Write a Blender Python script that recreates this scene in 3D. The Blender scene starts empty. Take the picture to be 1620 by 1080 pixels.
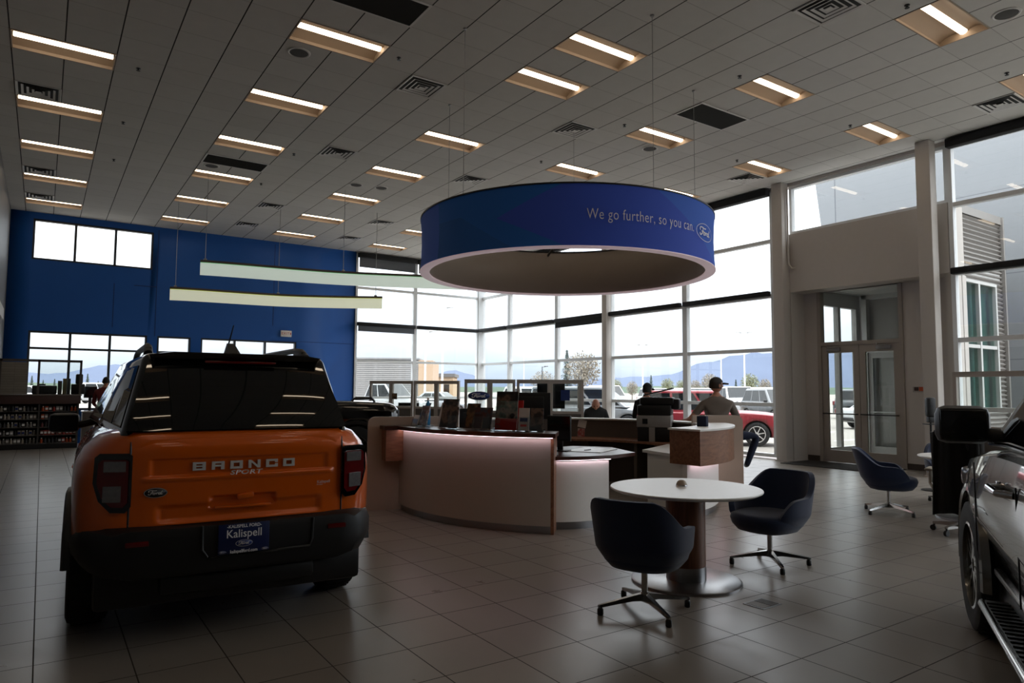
import bpy, bmesh, math, random
from mathutils import Vector, Matrix
sc = bpy.context.scene
COL = sc.collection
PI = math.pi
R = math.radians
rnd = random.Random(7)

def lin(c):
    return tuple((v / 12.92 if v <= 0.04045 else ((v + 0.055) / 1.055) ** 2.4) for v in (x / 255.0 for x in c))

# ------------------------------------------------------------------ camera
CAM_Z = 1.517
FPX, YAW, PITCH, ROLL = 1088.0, 0.5983, 0.0702, 0.0063
cam = bpy.data.objects.new('camera', bpy.data.cameras.new('camera'))
COL.objects.link(cam)
fwd = Vector((math.sin(YAW) * math.cos(PITCH), math.cos(YAW) * math.cos(PITCH), math.sin(PITCH)))
rgt = Vector((math.cos(YAW), -math.sin(YAW), 0))
upv = rgt.cross(fwd)
r2 = rgt * math.cos(ROLL) + upv * math.sin(ROLL)
u2 = upv * math.cos(ROLL) - rgt * math.sin(ROLL)
m3 = Matrix((r2, u2, -fwd)).transposed()
cam.matrix_world = Matrix.Translation((0, 0, CAM_Z)) @ m3.to_4x4()
cam.data.sensor_width = 36.0
cam.data.lens = FPX / 1620.0 * 36.0
cam.data.clip_start = 0.05
cam.data.clip_end = 6000
sc.camera = cam

# ------------------------------------------------------------------ world: bright overcast sky
W = bpy.data.worlds.new('overcast_sky')
sc.world = W
W.use_nodes = True
nt = W.node_tree
nt.nodes.clear()
wo = nt.nodes.new('ShaderNodeOutputWorld')
bg = nt.nodes.new('ShaderNodeBackground')
tc = nt.nodes.new('ShaderNodeTexCoord')
sp = nt.nodes.new('ShaderNodeSeparateXYZ')
nt.links.new(tc.outputs['Generated'], sp.inputs[0])
cr = nt.nodes.new('ShaderNodeValToRGB')
for pos_, col_ in ((0.0, (0.50, 0.58, 0.68)), (0.06, (0.60, 0.655, 0.72)), (0.15, (0.72, 0.75, 0.785)), (0.26, (1.15, 1.17, 1.2)), (0.42, (3.0, 3.0, 3.0)), (0.62, (5.6, 5.6, 5.6)), (1.0, (7.0, 7.0, 7.0))):
    e = cr.color_ramp.elements[0] if pos_ == 0.0 else (cr.color_ramp.elements[1] if pos_ == 1.0 else cr.color_ramp.elements.new(pos_))
    e.position = pos_
    e.color = (*col_, 1)
nt.links.new(sp.outputs[2], cr.inputs[0])
mp = nt.nodes.new('ShaderNodeMapping')
mp.inputs['Scale'].default_value = (3, 3, 9)
nt.links.new(tc.outputs['Generated'], mp.inputs[0])
nz = nt.nodes.new('ShaderNodeTexNoise')
nz.inputs['Scale'].default_value = 1.6
nz.inputs['Detail'].default_value = 5
nt.links.new(mp.outputs[0], nz.inputs[0])
cr2 = nt.nodes.new('ShaderNodeValToRGB')
cr2.color_ramp.elements[0].position = 0.38
cr2.color_ramp.elements[0].color = (0.9, 0.94, 1.0, 1)
cr2.color_ramp.elements[1].position = 0.62
cr2.color_ramp.elements[1].color = (1.1, 1.09, 1.08, 1)
nt.links.new(nz.outputs[0], cr2.inputs[0])
mx = nt.nodes.new('ShaderNodeMix')
mx.data_type = 'RGBA'
mx.blend_type = 'MULTIPLY'
mx.inputs[0].default_value = 1.0
nt.links.new(cr.outputs[0], mx.inputs[6])
nt.links.new(cr2.outputs[0], mx.inputs[7])
nt.links.new(mx.outputs[2], bg.inputs[0])
bg.inputs[1].default_value = 1.08
nt.links.new(bg.outputs[0], wo.inputs[0])

# soft sun through the overcast, high and behind the far wall
sun = bpy.data.objects.new('sun', bpy.data.lights.new('sun', 'SUN'))
COL.objects.link(sun)
sun.data.energy = 0.25
sun.data.angle = R(25)
sun.rotation_euler = (R(-38), R(20), 0)

sc.view_settings.view_transform = 'Standard'
sc.view_settings.look = 'None'
sc.view_settings.exposure = 0.32
sc.view_settings.gamma = 1.0
sc.view_settings.use_curve_mapping = False
sc.cycles.transparent_max_bounces = 40
sc.cycles.max_bounces = 8
sc.cycles.glossy_bounces = 4
sc.cycles.diffuse_bounces = 4
sc.cycles.sample_clamp_indirect = 6
sc.cycles.caustics_reflective = False
sc.cycles.caustics_refractive = False

# ------------------------------------------------------------------ materials
def new_mat(name):
    m = bpy.data.materials.new(name)
    m.use_nodes = True
    return m, m.node_tree.nodes, m.node_tree.links

def pm(name, col, rough=0.5, metal=0.0, var=0.08, scale=12.0, bump=0.0, bscale=120.0, coat=0.0, spec=0.5, emit=None, estr=0.0, sheen=0.0):
    """plain procedural material: noise-varied colour, optional bump"""
    m, N, L = new_mat(name)
    b = N['Principled BSDF']
    c = lin(col)
    tcn = N.new('ShaderNodeTexCoord')
    n = N.new('ShaderNodeTexNoise')
    n.inputs['Scale'].default_value = scale
    n.inputs['Detail'].default_value = 4
    L.new(tcn.outputs['Object'], n.inputs['Vector'])
    mixn = N.new('ShaderNodeMix')
    mixn.data_type = 'RGBA'
    mixn.inputs[6].default_value = (*[max(0, v * (1 - var)) for v in c], 1)
    mixn.inputs[7].default_value = (*[min(1, v * (1 + var)) for v in c], 1)
    L.new(n.outputs[0], mixn.inputs[0])
    L.new(mixn.outputs[2], b.inputs['Base Color'])
    b.inputs['Roughness'].default_value = rough
    b.inputs['Metallic'].default_value = metal
    b.inputs['Specular IOR Level'].default_value = spec
    b.inputs['Coat Weight'].default_value = coat
    b.inputs['Coat Roughness'].default_value = 0.03
    if sheen:
        b.inputs['Sheen Weight'].default_value = sheen
    if emit:
        b.inputs['Emission Color'].default_value = (*lin(emit), 1)
        b.inputs['Emission Strength'].default_value = estr
    if bump:
        n2 = N.new('ShaderNodeTexNoise')
        n2.inputs['Scale'].default_value = bscale
        L.new(tcn.outputs['Object'], n2.inputs['Vector'])
        bp = N.new('ShaderNodeBump')
        bp.inputs['Strength'].default_value = bump
        bp.inputs['Distance'].default_value = 0.01
        L.new(n2.outputs[0], bp.inputs['Height'])
        L.new(bp.outputs[0], b.inputs['Normal'])
    return m

def emat(name, col, strength):
    m, N, L = new_mat(name)
    N.clear()
    o = N.new('ShaderNodeOutputMaterial')
    em = N.new('ShaderNodeEmission')
    em.inputs[0].default_value = (*lin(col), 1)
    em.inputs[1].default_value = strength
    L.new(em.outputs[0], o.inputs[0])
    return m

def glass_mat(name, tint=(0.97, 0.985, 0.98), refl=1.0, rough=0.0):
    """thin clear pane: transparent with a Fresnel reflection"""
    m, N, L = new_mat(name)
    N.clear()
    o = N.new('ShaderNodeOutputMaterial')
    t = N.new('ShaderNodeBsdfTransparent')
    t.inputs[0].default_value = (*tint, 1)
    g = N.new('ShaderNodeBsdfGlossy')
    g.inputs['Roughness'].default_value = rough
    f = N.new('ShaderNodeLayerWeight')
    f.inputs[0].default_value = 0.5
    pw = N.new('ShaderNodeMath')
    pw.operation = 'POWER'
    pw.inputs[1].default_value = 5.0
    L.new(f.outputs['Facing'], pw.inputs[0])
    mu = N.new('ShaderNodeMath')
    mu.operation = 'MULTIPLY_ADD'
    mu.inputs[1].default_value = 0.9 * refl
    mu.inputs[2].default_value = 0.035 * refl
    mu.use_clamp = True
    L.new(pw.outputs[0], mu.inputs[0])
    s = N.new('ShaderNodeMixShader')
    L.new(mu.outputs[0], s.inputs[0])
    L.new(t.outputs[0], s.inputs[1])
    L.new(g.outputs[0], s.inputs[2])
    L.new(s.outputs[0], o.inputs[0])
    return m

def math_node(N, L, op, a, b=None, c=None):
    n = N.new('ShaderNodeMath')
    n.operation = op
    for i, v in enumerate((a, b, c)):
        if v is None:
            continue
        if isinstance(v, (int, float)):
            n.inputs[i].default_value = v
        else:
            L.new(v, n.inputs[i])
    return n.outputs[0]

def grid_mat(name, col, line, px, ox, tx, py, oy, ty, rough, var=0.1, spec=0.5, liney=None, cellvar=0.06, axes=(0, 1), bump=0.3, rough_line=0.8, grain=0.0):
    """tiles laid on a rectangular grid with joints; object coordinates"""
    m, N, L = new_mat(name)
    b = N['Principled BSDF']
    tcn = N.new('ShaderNodeTexCoord')
    s = N.new('ShaderNodeSeparateXYZ')
    L.new(tcn.outputs['Object'], s.inputs[0])
    def line_mask(out, p, o, t):
        q = math_node(N, L, 'DIVIDE', math_node(N, L, 'SUBTRACT', out, o), p)
        fr = math_node(N, L, 'FRACT', q)
        d = math_node(N, L, 'SUBTRACT', 0.5, math_node(N, L, 'ABSOLUTE', math_node(N, L, 'SUBTRACT', fr, 0.5)))
        return math_node(N, L, 'LESS_THAN', d, t / p / 2), math_node(N, L, 'FLOOR', q)
    mxk, ix = line_mask(s.outputs[axes[0]], px, ox, tx)
    myk, iy = line_mask(s.outputs[axes[1]], py, oy, ty)
    cb = N.new('ShaderNodeCombineXYZ')
    L.new(ix, cb.inputs[0])
    L.new(iy, cb.inputs[1])
    wn = N.new('ShaderNodeTexWhiteNoise')
    wn.noise_dimensions = '2D'
    L.new(cb.outputs[0], wn.inputs['Vector'])
    n = N.new('ShaderNodeTexNoise')
    n.inputs['Scale'].default_value = 5
    n.inputs['Detail'].default_value = 6
    L.new(tcn.outputs['Object'], n.inputs['Vector'])
    f = math_node(N, L, 'ADD', math_node(N, L, 'MULTIPLY', math_node(N, L, 'SUBTRACT', wn.outputs[0], 0.5), cellvar * 2),
                  math_node(N, L, 'MULTIPLY', math_node(N, L, 'SUBTRACT', n.outputs[0], 0.5), var * 2))
    f = math_node(N, L, 'ADD', f, 1.0)
    base = N.new('ShaderNodeMix')
    base.data_type = 'RGBA'
    base.blend_type = 'MULTIPLY'
    base.inputs[0].default_value = 1
    base.inputs[6].default_value = (*lin(col), 1)
    L.new(f, base.inputs[7])
    m1 = N.new('ShaderNodeMix')
    m1.data_type = 'RGBA'
    L.new(base.outputs[2], m1.inputs[6])
    m1.inputs[7].default_value = (*lin(liney or line), 1)
    L.new(myk, m1.inputs[0])
    m2 = N.new('ShaderNodeMix')
    m2.data_type = 'RGBA'
    L.new(m1.outputs[2], m2.inputs[6])
    m2.inputs[7].default_value = (*lin(line), 1)
    L.new(mxk, m2.inputs[0])
    L.new(m2.outputs[2], b.inputs['Base Color'])
    anyk = math_node(N, L, 'MAXIMUM', mxk, myk)
    rr = math_node(N, L, 'ADD', math_node(N, L, 'MULTIPLY', anyk, rough_line - rough), rough)
    rr = math_node(N, L, 'ADD', rr, math_node(N, L, 'MULTIPLY', math_node(N, L, 'SUBTRACT', n.outputs[0], 0.5), 0.12))
    L.new(rr, b.inputs['Roughness'])
    b.inputs['Specular IOR Level'].default_value = spec
    bp = N.new('ShaderNodeBump')
    bp.inputs['Strength'].default_value = bump
    bp.inputs['Distance'].default_value = 0.004
    hgt = math_node(N, L, 'SUBTRACT', 1.0, anyk)
    if grain:
        n3 = N.new('ShaderNodeTexNoise')
        n3.inputs['Scale'].default_value = 90
        L.new(tcn.outputs['Object'], n3.inputs['Vector'])
        hgt = math_node(N, L, 'ADD', hgt, math_node(N, L, 'MULTIPLY', n3.outputs[0], grain))
    L.new(hgt, bp.inputs['Height'])
    L.new(bp.outputs[0], b.inputs['Normal'])
    return m

def wood_mat(name, c1, c2, rough=0.4, axis=2, scale=6.0):
    m, N, L = new_mat(name)
    b = N['Principled BSDF']
    tcn = N.new('ShaderNodeTexCoord')
    mpn = N.new('ShaderNodeMapping')
    sc3 = [scale * 5] * 3
    sc3[axis] = scale * 0.35
    mpn.inputs['Scale'].default_value = sc3
    L.new(tcn.outputs['Object'], mpn.inputs[0])
    n = N.new('ShaderNodeTexNoise')
    n.inputs['Scale'].default_value = 1.0
    n.inputs['Detail'].default_value = 6
    n.inputs['Distortion'].default_value = 0.6
    L.new(mpn.outputs[0], n.inputs['Vector'])
    r = N.new('ShaderNodeValToRGB')
    r.color_ramp.elements[0].position = 0.3
    r.color_ramp.elements[0].color = (*lin(c1), 1)
    r.color_ramp.elements[1].position = 0.7
    r.color_ramp.elements[1].color = (*lin(c2), 1)
    L.new(n.outputs[0], r.inputs[0])
    L.new(r.outputs[0], b.inputs['Base Color'])
    b.inputs['Roughness'].default_value = rough
    return m

M = {}
M['white_metal'] = pm('white_painted_metal', (196, 196, 194), 0.45, var=0.03)
M['alum'] = pm('brushed_aluminium', (150, 150, 150), 0.35, 0.6, var=0.06)
M['frame'] = pm('window_frame_aluminium', (226, 229, 230), 0.4, 0.05, var=0.04)
M['dark_blind'] = pm('dark_blind_fabric', (26, 27, 29), 0.85, var=0.1)
M['grey_blind'] = pm('grey_blind_fabric', (92, 96, 102), 0.8, var=0.08)
M['greige'] = pm('greige_painted_drywall', (196, 190, 184), 0.7, var=0.03, bump=0.05)
M['greywall'] = pm('grey_painted_wall', (120, 120, 120), 0.5, var=0.04)
M['blue_wall'] = pm('deep_blue_paint', (2, 84, 166), 0.55, var=0.05, scale=3)
M['black'] = pm('black_plastic', (13, 13, 14), 0.45, var=0.15)
M['rubber'] = pm('black_rubber', (16, 16, 17), 0.75, var=0.2, scale=30, bump=0.2)
M['black_gloss'] = pm('black_gloss_paint', (5, 5, 6), 0.08, var=0.1, coat=1.0)
M['chrome'] = pm('chrome', (205, 205, 208), 0.08, 1.0, var=0.03)
M['steel'] = pm('brushed_steel', (150, 150, 152), 0.28, 1.0, var=0.08, scale=40)
M['polish'] = pm('polished_aluminium', (170, 168, 165), 0.18, 1.0, var=0.05)
M['desk_white'] = pm('bright_white_laminate', (244, 242, 238), 0.35, var=0.02)
M['white_lam'] = pm('white_laminate', (240, 237, 233), 0.35, var=0.02)
M['counter_white'] = pm('cream_laminate', (186, 178, 170), 0.35, var=0.03)
M['taupe'] = pm('taupe_laminate', (190, 170, 154), 0.5, var=0.04)
M['taupe_dark'] = pm('grey_brown_panel', (98, 88, 80), 0.6, var=0.05)
M['wood'] = wood_mat('walnut_veneer', (118, 78, 56), (154, 106, 78), 0.4, axis=0)
M['wood_v'] = wood_mat('walnut_veneer_column', (88, 54, 38), (128, 84, 60), 0.4, axis=2)
M['wood_dark'] = wood_mat('dark_walnut_top', (56, 30, 24), (84, 48, 36), 0.3, axis=0)
M['blue_fab'] = pm('navy_upholstery', (12, 34, 68), 0.9, var=0.15, scale=80, bump=0.25, bscale=400, sheen=0.3)
M['navy'] = pm('navy_denim', (26, 34, 58), 0.9, var=0.15, scale=40)
M['skin'] = pm('skin', (176, 122, 98), 0.55, var=0.08, scale=30)
M['glass'] = glass_mat('clear_window_glass', (0.96, 0.975, 0.975))
M['pglass'] = glass_mat('partition_glass', (0.93, 0.95, 0.94))
M['green_glass'] = glass_mat('green_tinted_glass', (0.72, 0.84, 0.81), 1.6)
M['car_glass'] = pm('dark_car_glass', (8, 9, 10), 0.03, var=0.05, coat=0.8)
M['far_glass'] = pm('tinted_parked_car_glass', (16, 19, 21), 0.15, var=0.05, spec=0.3)
M['screen'] = pm('dark_screen', (18, 20, 22), 0.12, var=0.05)
M['orange'] = pm('orange_car_paint', (224, 98, 4), 0.28, 0.15, var=0.04, scale=300, coat=1.0)
M['silver_dark'] = pm('dark_silver_car_paint', (108, 106, 102), 0.25, 0.85, var=0.05, scale=300, coat=1.0)
M['red_paint'] = pm('red_car_paint', (128, 18, 32), 0.35, 0.1, var=0.03, coat=0.5)
M['white_paint'] = pm('white_car_paint', (166, 167, 168), 0.35, var=0.02, coat=0.4)
M['silver_paint'] = pm('silver_car_paint', (122, 126, 130), 0.35, 0.4, var=0.03, coat=0.4)
M['grey_paint'] = pm('grey_car_paint', (62, 65, 68), 0.3, 0.4, var=0.03, coat=0.8)
M['red_lens'] = pm('red_lamp_lens', (92, 6, 10), 0.12, var=0.1, coat=0.6)
M['clear_lens'] = pm('clear_lamp_lens', (128, 124, 124), 0.12, 0.4, var=0.3, scale=60, coat=0.5)
M['sign_white'] = pm('white_lettering', (242, 242, 242), 0.5, var=0.02)
M['silver_letter'] = pm('silver_lettering', (206, 202, 198), 0.4, 0.0, var=0.04)
M['logo_blue'] = pm('blue_enamel', (22, 44, 110), 0.3, var=0.05)
M['paper'] = pm('white_paper', (222, 220, 216), 0.7, var=0.03)

# ------------------------------------------------------------------ mesh builder
class MB:
    def __init__(s):
        s.bm = bmesh.new()
        s.m = 0
    def face(s, vs):
        try:
            f = s.bm.faces.new(vs)
            f.material_index = s.m
            f.smooth = True
            return f
        except ValueError:
            return None
    def v(s, p):
        return s.bm.verts.new(p)
    def quad(s, a, b, c, d):
        return s.face([s.v(a), s.v(b), s.v(c), s.v(d)])
    def poly(s, pts):
        return s.face([s.v(p) for p in pts])
    def box(s, x0, x1, y0, y1, z0, z1, bev=0.0, mat=None, seg=2):
        vs = [s.v((x, y, z)) for z in (z0, z1) for y in (y0, y1) for x in (x0, x1)]
        if mat is not None:
            for q in vs:
                q.co = mat @ q.co
        fs = [s.face([vs[i] for i in q]) for q in ((0, 2, 3, 1), (4, 5, 7, 6), (0, 1, 5, 4), (2, 6, 7, 3), (0, 4, 6, 2), (1, 3, 7, 5))]
        if bev:
            es = list({e for f in fs for e in f.edges})
            r = bmesh.ops.bevel(s.bm, geom=es, offset=bev, segments=seg, affect='EDGES', profile=0.5)
            for f in r['faces']:
                f.material_index = s.m
                f.smooth = True
        return s
    def obox(s, c, size, rot=None, bev=0.0):
        mt = Matrix.Translation(c)
        if rot is not None:
            mt = mt @ rot.to_4x4()
        x, y, z = (q / 2 for q in size)
        return s.box(-x, x, -y, y, -z, z, bev, mt)
    def prism(s, pts, axis, a, b, mat=None, bev=0.0):
        """polygon in the two other axes, extruded along axis from a to b"""
        def mk(p, t):
            q = [p[0], p[1]]
            q.insert(axis, t)
            q = Vector(q)
            return mat @ q if mat is not None else q
        A = [s.v(mk(p, a)) for p in pts]
        B = [s.v(mk(p, b)) for p in pts]
        n = len(pts)
        fs = [s.face(A), s.face(B[::-1])]
        for i in range(n):
            fs.append(s.face([A[i], A[(i + 1) % n], B[(i + 1) % n], B[i]]))
        if bev:
            fs = [f for f in fs if f]
            es = list({e for f in fs[:2] for e in f.edges})
            r = bmesh.ops.bevel(s.bm, geom=es, offset=bev, segments=2, affect='EDGES', profile=0.5)
            for f in r['faces']:
                f.material_index = s.m
                f.smooth = True
        return s
    def ring(s, pts):
        return [s.v(p) for p in pts]
    def bridge(s, A, B, close=True):
        n = len(A)
        for i in range(n if close else n - 1):
            s.face([A[i], A[(i + 1) % n], B[(i + 1) % n], B[i]])
    def loft(s, rings, caps=True, close=True):
        vs = [s.ring(r) for r in rings]
        for a, b in zip(vs, vs[1:]):
            s.bridge(a, b, close)
        if caps:
            s.face(vs[0])
            s.face(vs[-1][::-1])
        return s
    def tube(s, path, r, n=8, caps=True):
        path = [Vector(p) for p in path]
        rr = r if isinstance(r, (list, tuple)) else [r] * len(path)
        rings = []
        t0 = (path[1] - path[0]).normalized()
        ref = Vector((0, 0, 1)) if abs(t0.z) < 0.9 else Vector((1, 0, 0))
        for i, p in enumerate(path):
            a = path[max(0, i - 1)]
            b = path[min(len(path) - 1, i + 1)]
            t = (b - a).normalized()
            u = t.cross(ref)
            if u.length < 1e-4:
                u = t.cross(Vector((0, 1, 0)))
            u.normalize()
            w = u.cross(t)
            rings.append([p + (u * math.cos(2 * PI * k / n) + w * math.sin(2 * PI * k / n)) * rr[i] for k in range(n)])
        return s.loft(rings, caps)
    def lathe(s, prof, n=32, mat=None, close=False, a0=0.0, a1=2 * PI):
        """prof: (radius, z); spun about z"""
        full = abs(a1 - a0 - 2 * PI) < 1e-6
        cnt = n if full else n + 1
        rings = []
        for (r, z) in prof:
            ring = []
            for k in range(cnt):
                a = a0 + (a1 - a0) * k / n
                p = Vector((r * math.cos(a), r * math.sin(a), z))
                ring.append(mat @ p if mat is not None else p)
            rings.append(ring)
        vs = []
        for (r, z), ring in zip(prof, rings):
            if r < 1e-6:
                v0 = s.v(ring[0])
                vs.append([v0] * cnt)
            else:
                vs.append(s.ring(ring))
        pairs = list(zip(vs, vs[1:]))
        if close:
            pairs.append((vs[-1], vs[0]))
        for A, B in pairs:
            for i in range(cnt if full else cnt - 1):
                j = (i + 1) % cnt
                q = []
                for x in (A[i], A[j], B[j], B[i]):
                    if x not in q:
                        q.append(x)
                if len(q) > 2:
                    s.face(q)
        return s
    def sphere(s, c, r, nu=16, nv=10, mat=None):
        rx, ry, rz = r if isinstance(r, (list, tuple)) else (r, r, r)
        prof = [(max(0.0, math.sin(PI * k / nv)), -math.cos(PI * k / nv)) for k in range(nv + 1)]
        prof[0] = (0, -1)
        prof[-1] = (0, 1)
        mt = Matrix.Translation(c) @ (mat.to_4x4() if mat is not None else Matrix()) @ Matrix.Diagonal((rx, ry, rz, 1))
        return s.lathe(prof, nu, mt)
    def grid(s, fn, nu, nv, closeu=False):
        vs = [[s.v(fn(i / nu, j / nv)) for i in range(nu + (0 if closeu else 1))] for j in range(nv + 1)]
        for j in range(nv):
            for i in range(nu):
                k = (i + 1) % len(vs[j])
                s.face([vs[j][i], vs[j][k], vs[j + 1][k], vs[j + 1][i]])
        return vs
    def build(s, name, mats, parent=None, loc=None, sharp=38, rotz=0.0, merge=0.0, normals=True):
        bm = s.bm
        if merge:
            bmesh.ops.remove_doubles(bm, verts=bm.verts, dist=merge)
        if normals:
            bmesh.ops.recalc_face_normals(bm, faces=bm.faces)
        lim = R(sharp)
        for ed in bm.edges:
            if len(ed.link_faces) == 2:
                if ed.calc_face_angle(0) > lim:
                    ed.smooth = False
        me = bpy.data.meshes.new(name)
        bm.to_mesh(me)
        bm.free()
        if not isinstance(mats, (list, tuple)):
            mats = [mats]
        for q in mats:
            me.materials.append(M[q] if isinstance(q, str) else q)
        o = bpy.data.objects.new(name, me)
        COL.objects.link(o)
        if parent is not None:
            o.parent = parent
        if loc is not None:
            o.location = loc
        if rotz:
            o.rotation_euler = (0, 0, rotz)
        return o

def tag(o, label=None, cat=None, group=None, kind=None):
    if label:
        o['label'] = label
    if cat:
        o['category'] = cat
    if group:
        o['group'] = group
    if kind:
        o['kind'] = kind
    return o

def thing(name, label, cat, loc=(0, 0, 0), rotz=0.0, group=None, kind=None):
    o = bpy.data.objects.new(name, None)
    o.empty_display_size = 0.1
    COL.objects.link(o)
    o.location = loc
    o.rotation_euler = (0, 0, rotz)
    return tag(o, label, cat, group, kind)

def struct(o):
    o['kind'] = 'structure'
    return o

def dup(src, loc=None, rotz=None, label=None, group=None):
    def cp(o, par):
        c = o.copy()
        COL.objects.link(c)
        if par is not None:
            c.parent = par
        for ch in list(o.children):
            cp(ch, c)
        return c
    r = cp(src, None)
    if loc is not None:
        r.location = loc
    if rotz is not None:
        r.rotation_euler = (0, 0, rotz)
    if label:
        r['label'] = label
    if group:
        r['group'] = group
    return r

def apply_mods(o):
    dg = bpy.context.evaluated_depsgraph_get()
    dg.update()
    me = bpy.data.meshes.new_from_object(o.evaluated_get(dg))
    o.modifiers.clear()
    o.data = me
    return o

def text_mesh(txt, size, depth=0.0, align='CENTER', sx=1.0, shear=0.0, spacing=1.0, offset=0.0):
    """returns list of (verts, faces) of a text in the xy plane"""
    cu = bpy.data.curves.new('t', 'FONT')
    cu.body = txt
    cu.size = size
    cu.align_x = align
    cu.align_y = 'CENTER'
    cu.extrude = depth
    cu.shear = shear
    cu.space_character = spacing
    cu.offset = offset
    cu.resolution_u = 3
    o = bpy.data.objects.new('t', cu)
    COL.objects.link(o)
    dg = bpy.context.evaluated_depsgraph_get()
    dg.update()
    me = bpy.data.meshes.new_from_object(o.evaluated_get(dg))
    vs = [Vector((v.co.x * sx, v.co.y, v.co.z)) for v in me.vertices]
    fs = [tuple(p.vertices) for p in me.polygons]
    bpy.data.objects.remove(o)
    bpy.data.curves.remove(cu)
    bpy.data.meshes.remove(me)
    return vs, fs

def add_mesh(mb, vs, fs, fn):
    """append verts through mapping fn"""
    nv = [mb.v(fn(v)) for v in vs]
    for f in fs:
        mb.face([nv[i] for i in f])

def catmull(pts, n=6):
    out = []
    P = [pts[0]] + list(pts) + [pts[-1]]
    for i in range(1, len(P) - 2):
        p0, p1, p2, p3 = (Vector(q) for q in P[i - 1:i + 3])
        for k in range(n):
            t = k / n
            out.append(0.5 * ((2 * p1) + (p2 - p0) * t + (2 * p0 - 5 * p1 + 4 * p2 - p3) * t * t + (3 * p1 - p0 - 3 * p2 + p3) * t ** 3))
    out.append(Vector(P[-2]))
    return out

# script lettering inside the oval badge, as hand-drawn strokes in a box of about 2 x 0.9
SCRIPT = [
    [(-0.62, 0.10), (-0.70, 0.20), (-0.62, 0.33), (-0.40, 0.36), (-0.10, 0.30), (0.12, 0.34)],
    [(-0.30, 0.34), (-0.34, 0.10), (-0.46, -0.16), (-0.62, -0.28), (-0.72, -0.22), (-0.66, -0.12)],
    [(-0.52, 0.04), (-0.34, 0.03), (-0.20, 0.07)],
    [(-0.16, 0.0), (-0.26, -0.10), (-0.24, -0.22), (-0.12, -0.22), (-0.04, -0.10), (-0.06, 0.0), (-0.16, 0.0), (-0.06, -0.04), (0.06, 0.0)],
    [(0.08, 0.03), (0.10, -0.08), (0.06, -0.22)],
    [(0.08, -0.08), (0.16, 0.0), (0.26, 0.02)],
    [(0.48, 0.0), (0.36, 0.02), (0.28, -0.10), (0.30, -0.21), (0.40, -0.20), (0.50, -0.06)],
    [(0.66, 0.30), (0.56, 0.06), (0.50, -0.14), (0.56, -0.22), (0.68, -0.14)],
]

def oval_pts(rx, ry, n=40):
    return [(rx * math.cos(2 * PI * k / n), ry * math.sin(2 * PI * k / n)) for k in range(n)]

def badge(name, rx, ry, fn, parent, mats, disc=True, ring_w=0.06, stroke=0.045, n=40):
    """oval badge; fn maps (x, y, d) -> 3D with d the height above the surface.  mats = disc, ring and letters"""
    mb = MB()
    if disc:
        o0 = [mb.v(fn(x, y, 0.0)) for x, y in oval_pts(rx, ry, n)]
        o1 = [mb.v(fn(x, y, ry * 0.12)) for x, y in oval_pts(rx, ry, n)]
        mb.bridge(o0, o1)
        mb.face(o1)
    mb.m = 1
    d = ry * 0.15
    a = [mb.v(fn(x, y, d)) for x, y in oval_pts(rx * (1 - 0.02), ry * (1 - 0.03), n)]
    b = [mb.v(fn(x, y, d)) for x, y in oval_pts(rx * (1 - 0.02 - ring_w), ry * (1 - 0.03 - ring_w * 1.6), n)]
    mb.bridge(a, b)
    for st in SCRIPT:
        c = catmull([(x * rx * 0.86, y * ry * 1.35) for x, y in st], 5)
        L_, R_ = [], []
        w = stroke * rx * 0.86
        for i, p in enumerate(c):
            t = (c[min(i + 1, len(c) - 1)] - c[max(i - 1, 0)])
            t = t.normalized() if t.length > 1e-9 else Vector((1, 0))
            nrm = Vector((-t.y, t.x))
            ww = w * (1.0 + 0.35 * abs(t.y))
            L_.append(mb.v(fn(p.x + nrm.x * ww, p.y + nrm.y * ww, d)))
            R_.append(mb.v(fn(p.x - nrm.x * ww, p.y - nrm.y * ww, d)))
        mb.bridge(L_, R_, close=False)
    return mb.build(name, mats, parent, normals=False)
GZ = -0.12
# ------------------------------------------------------------------ room shell
ZC = 6.189
XW, YW, XL, YB = 13.72, 22.2, -0.88, -5.0
WX, OX, WY, OY = 0.61274, 0.05434, 0.60685, -0.04476
def cellx(i):
    return OX + WX * i
def celly(j):
    return OY + WY * j

M['floor'] = grid_mat('porcelain_floor_tile', (136, 129, 121), (54, 49, 45), 0.4526, 3.1969, 0.007, 0.4526, 2.8536, 0.007, 0.30, var=0.10, cellvar=0.05, spec=0.5, bump=0.25, grain=0.10)
M['ceil'] = grid_mat('acoustic_ceiling_tile', (206, 204, 199), (48, 46, 44), WX, OX, 0.016, WY, OY, 0.008, 0.9, var=0.05, cellvar=0.03, spec=0.2, liney=(166, 163, 158), bump=0.35)  # dark x-lines: shade in the tiles' reveal-edge grooves, put into the colour

mb = MB()
mb.box(XL - 0.3, 14.2, YB - 0.3, YW + 0.12, -0.15, 0.0)
mb.box(14.2, 16.3, 5.95, 9.0, -0.15, 0.0)
struct(mb.build('floor', 'floor'))

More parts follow.
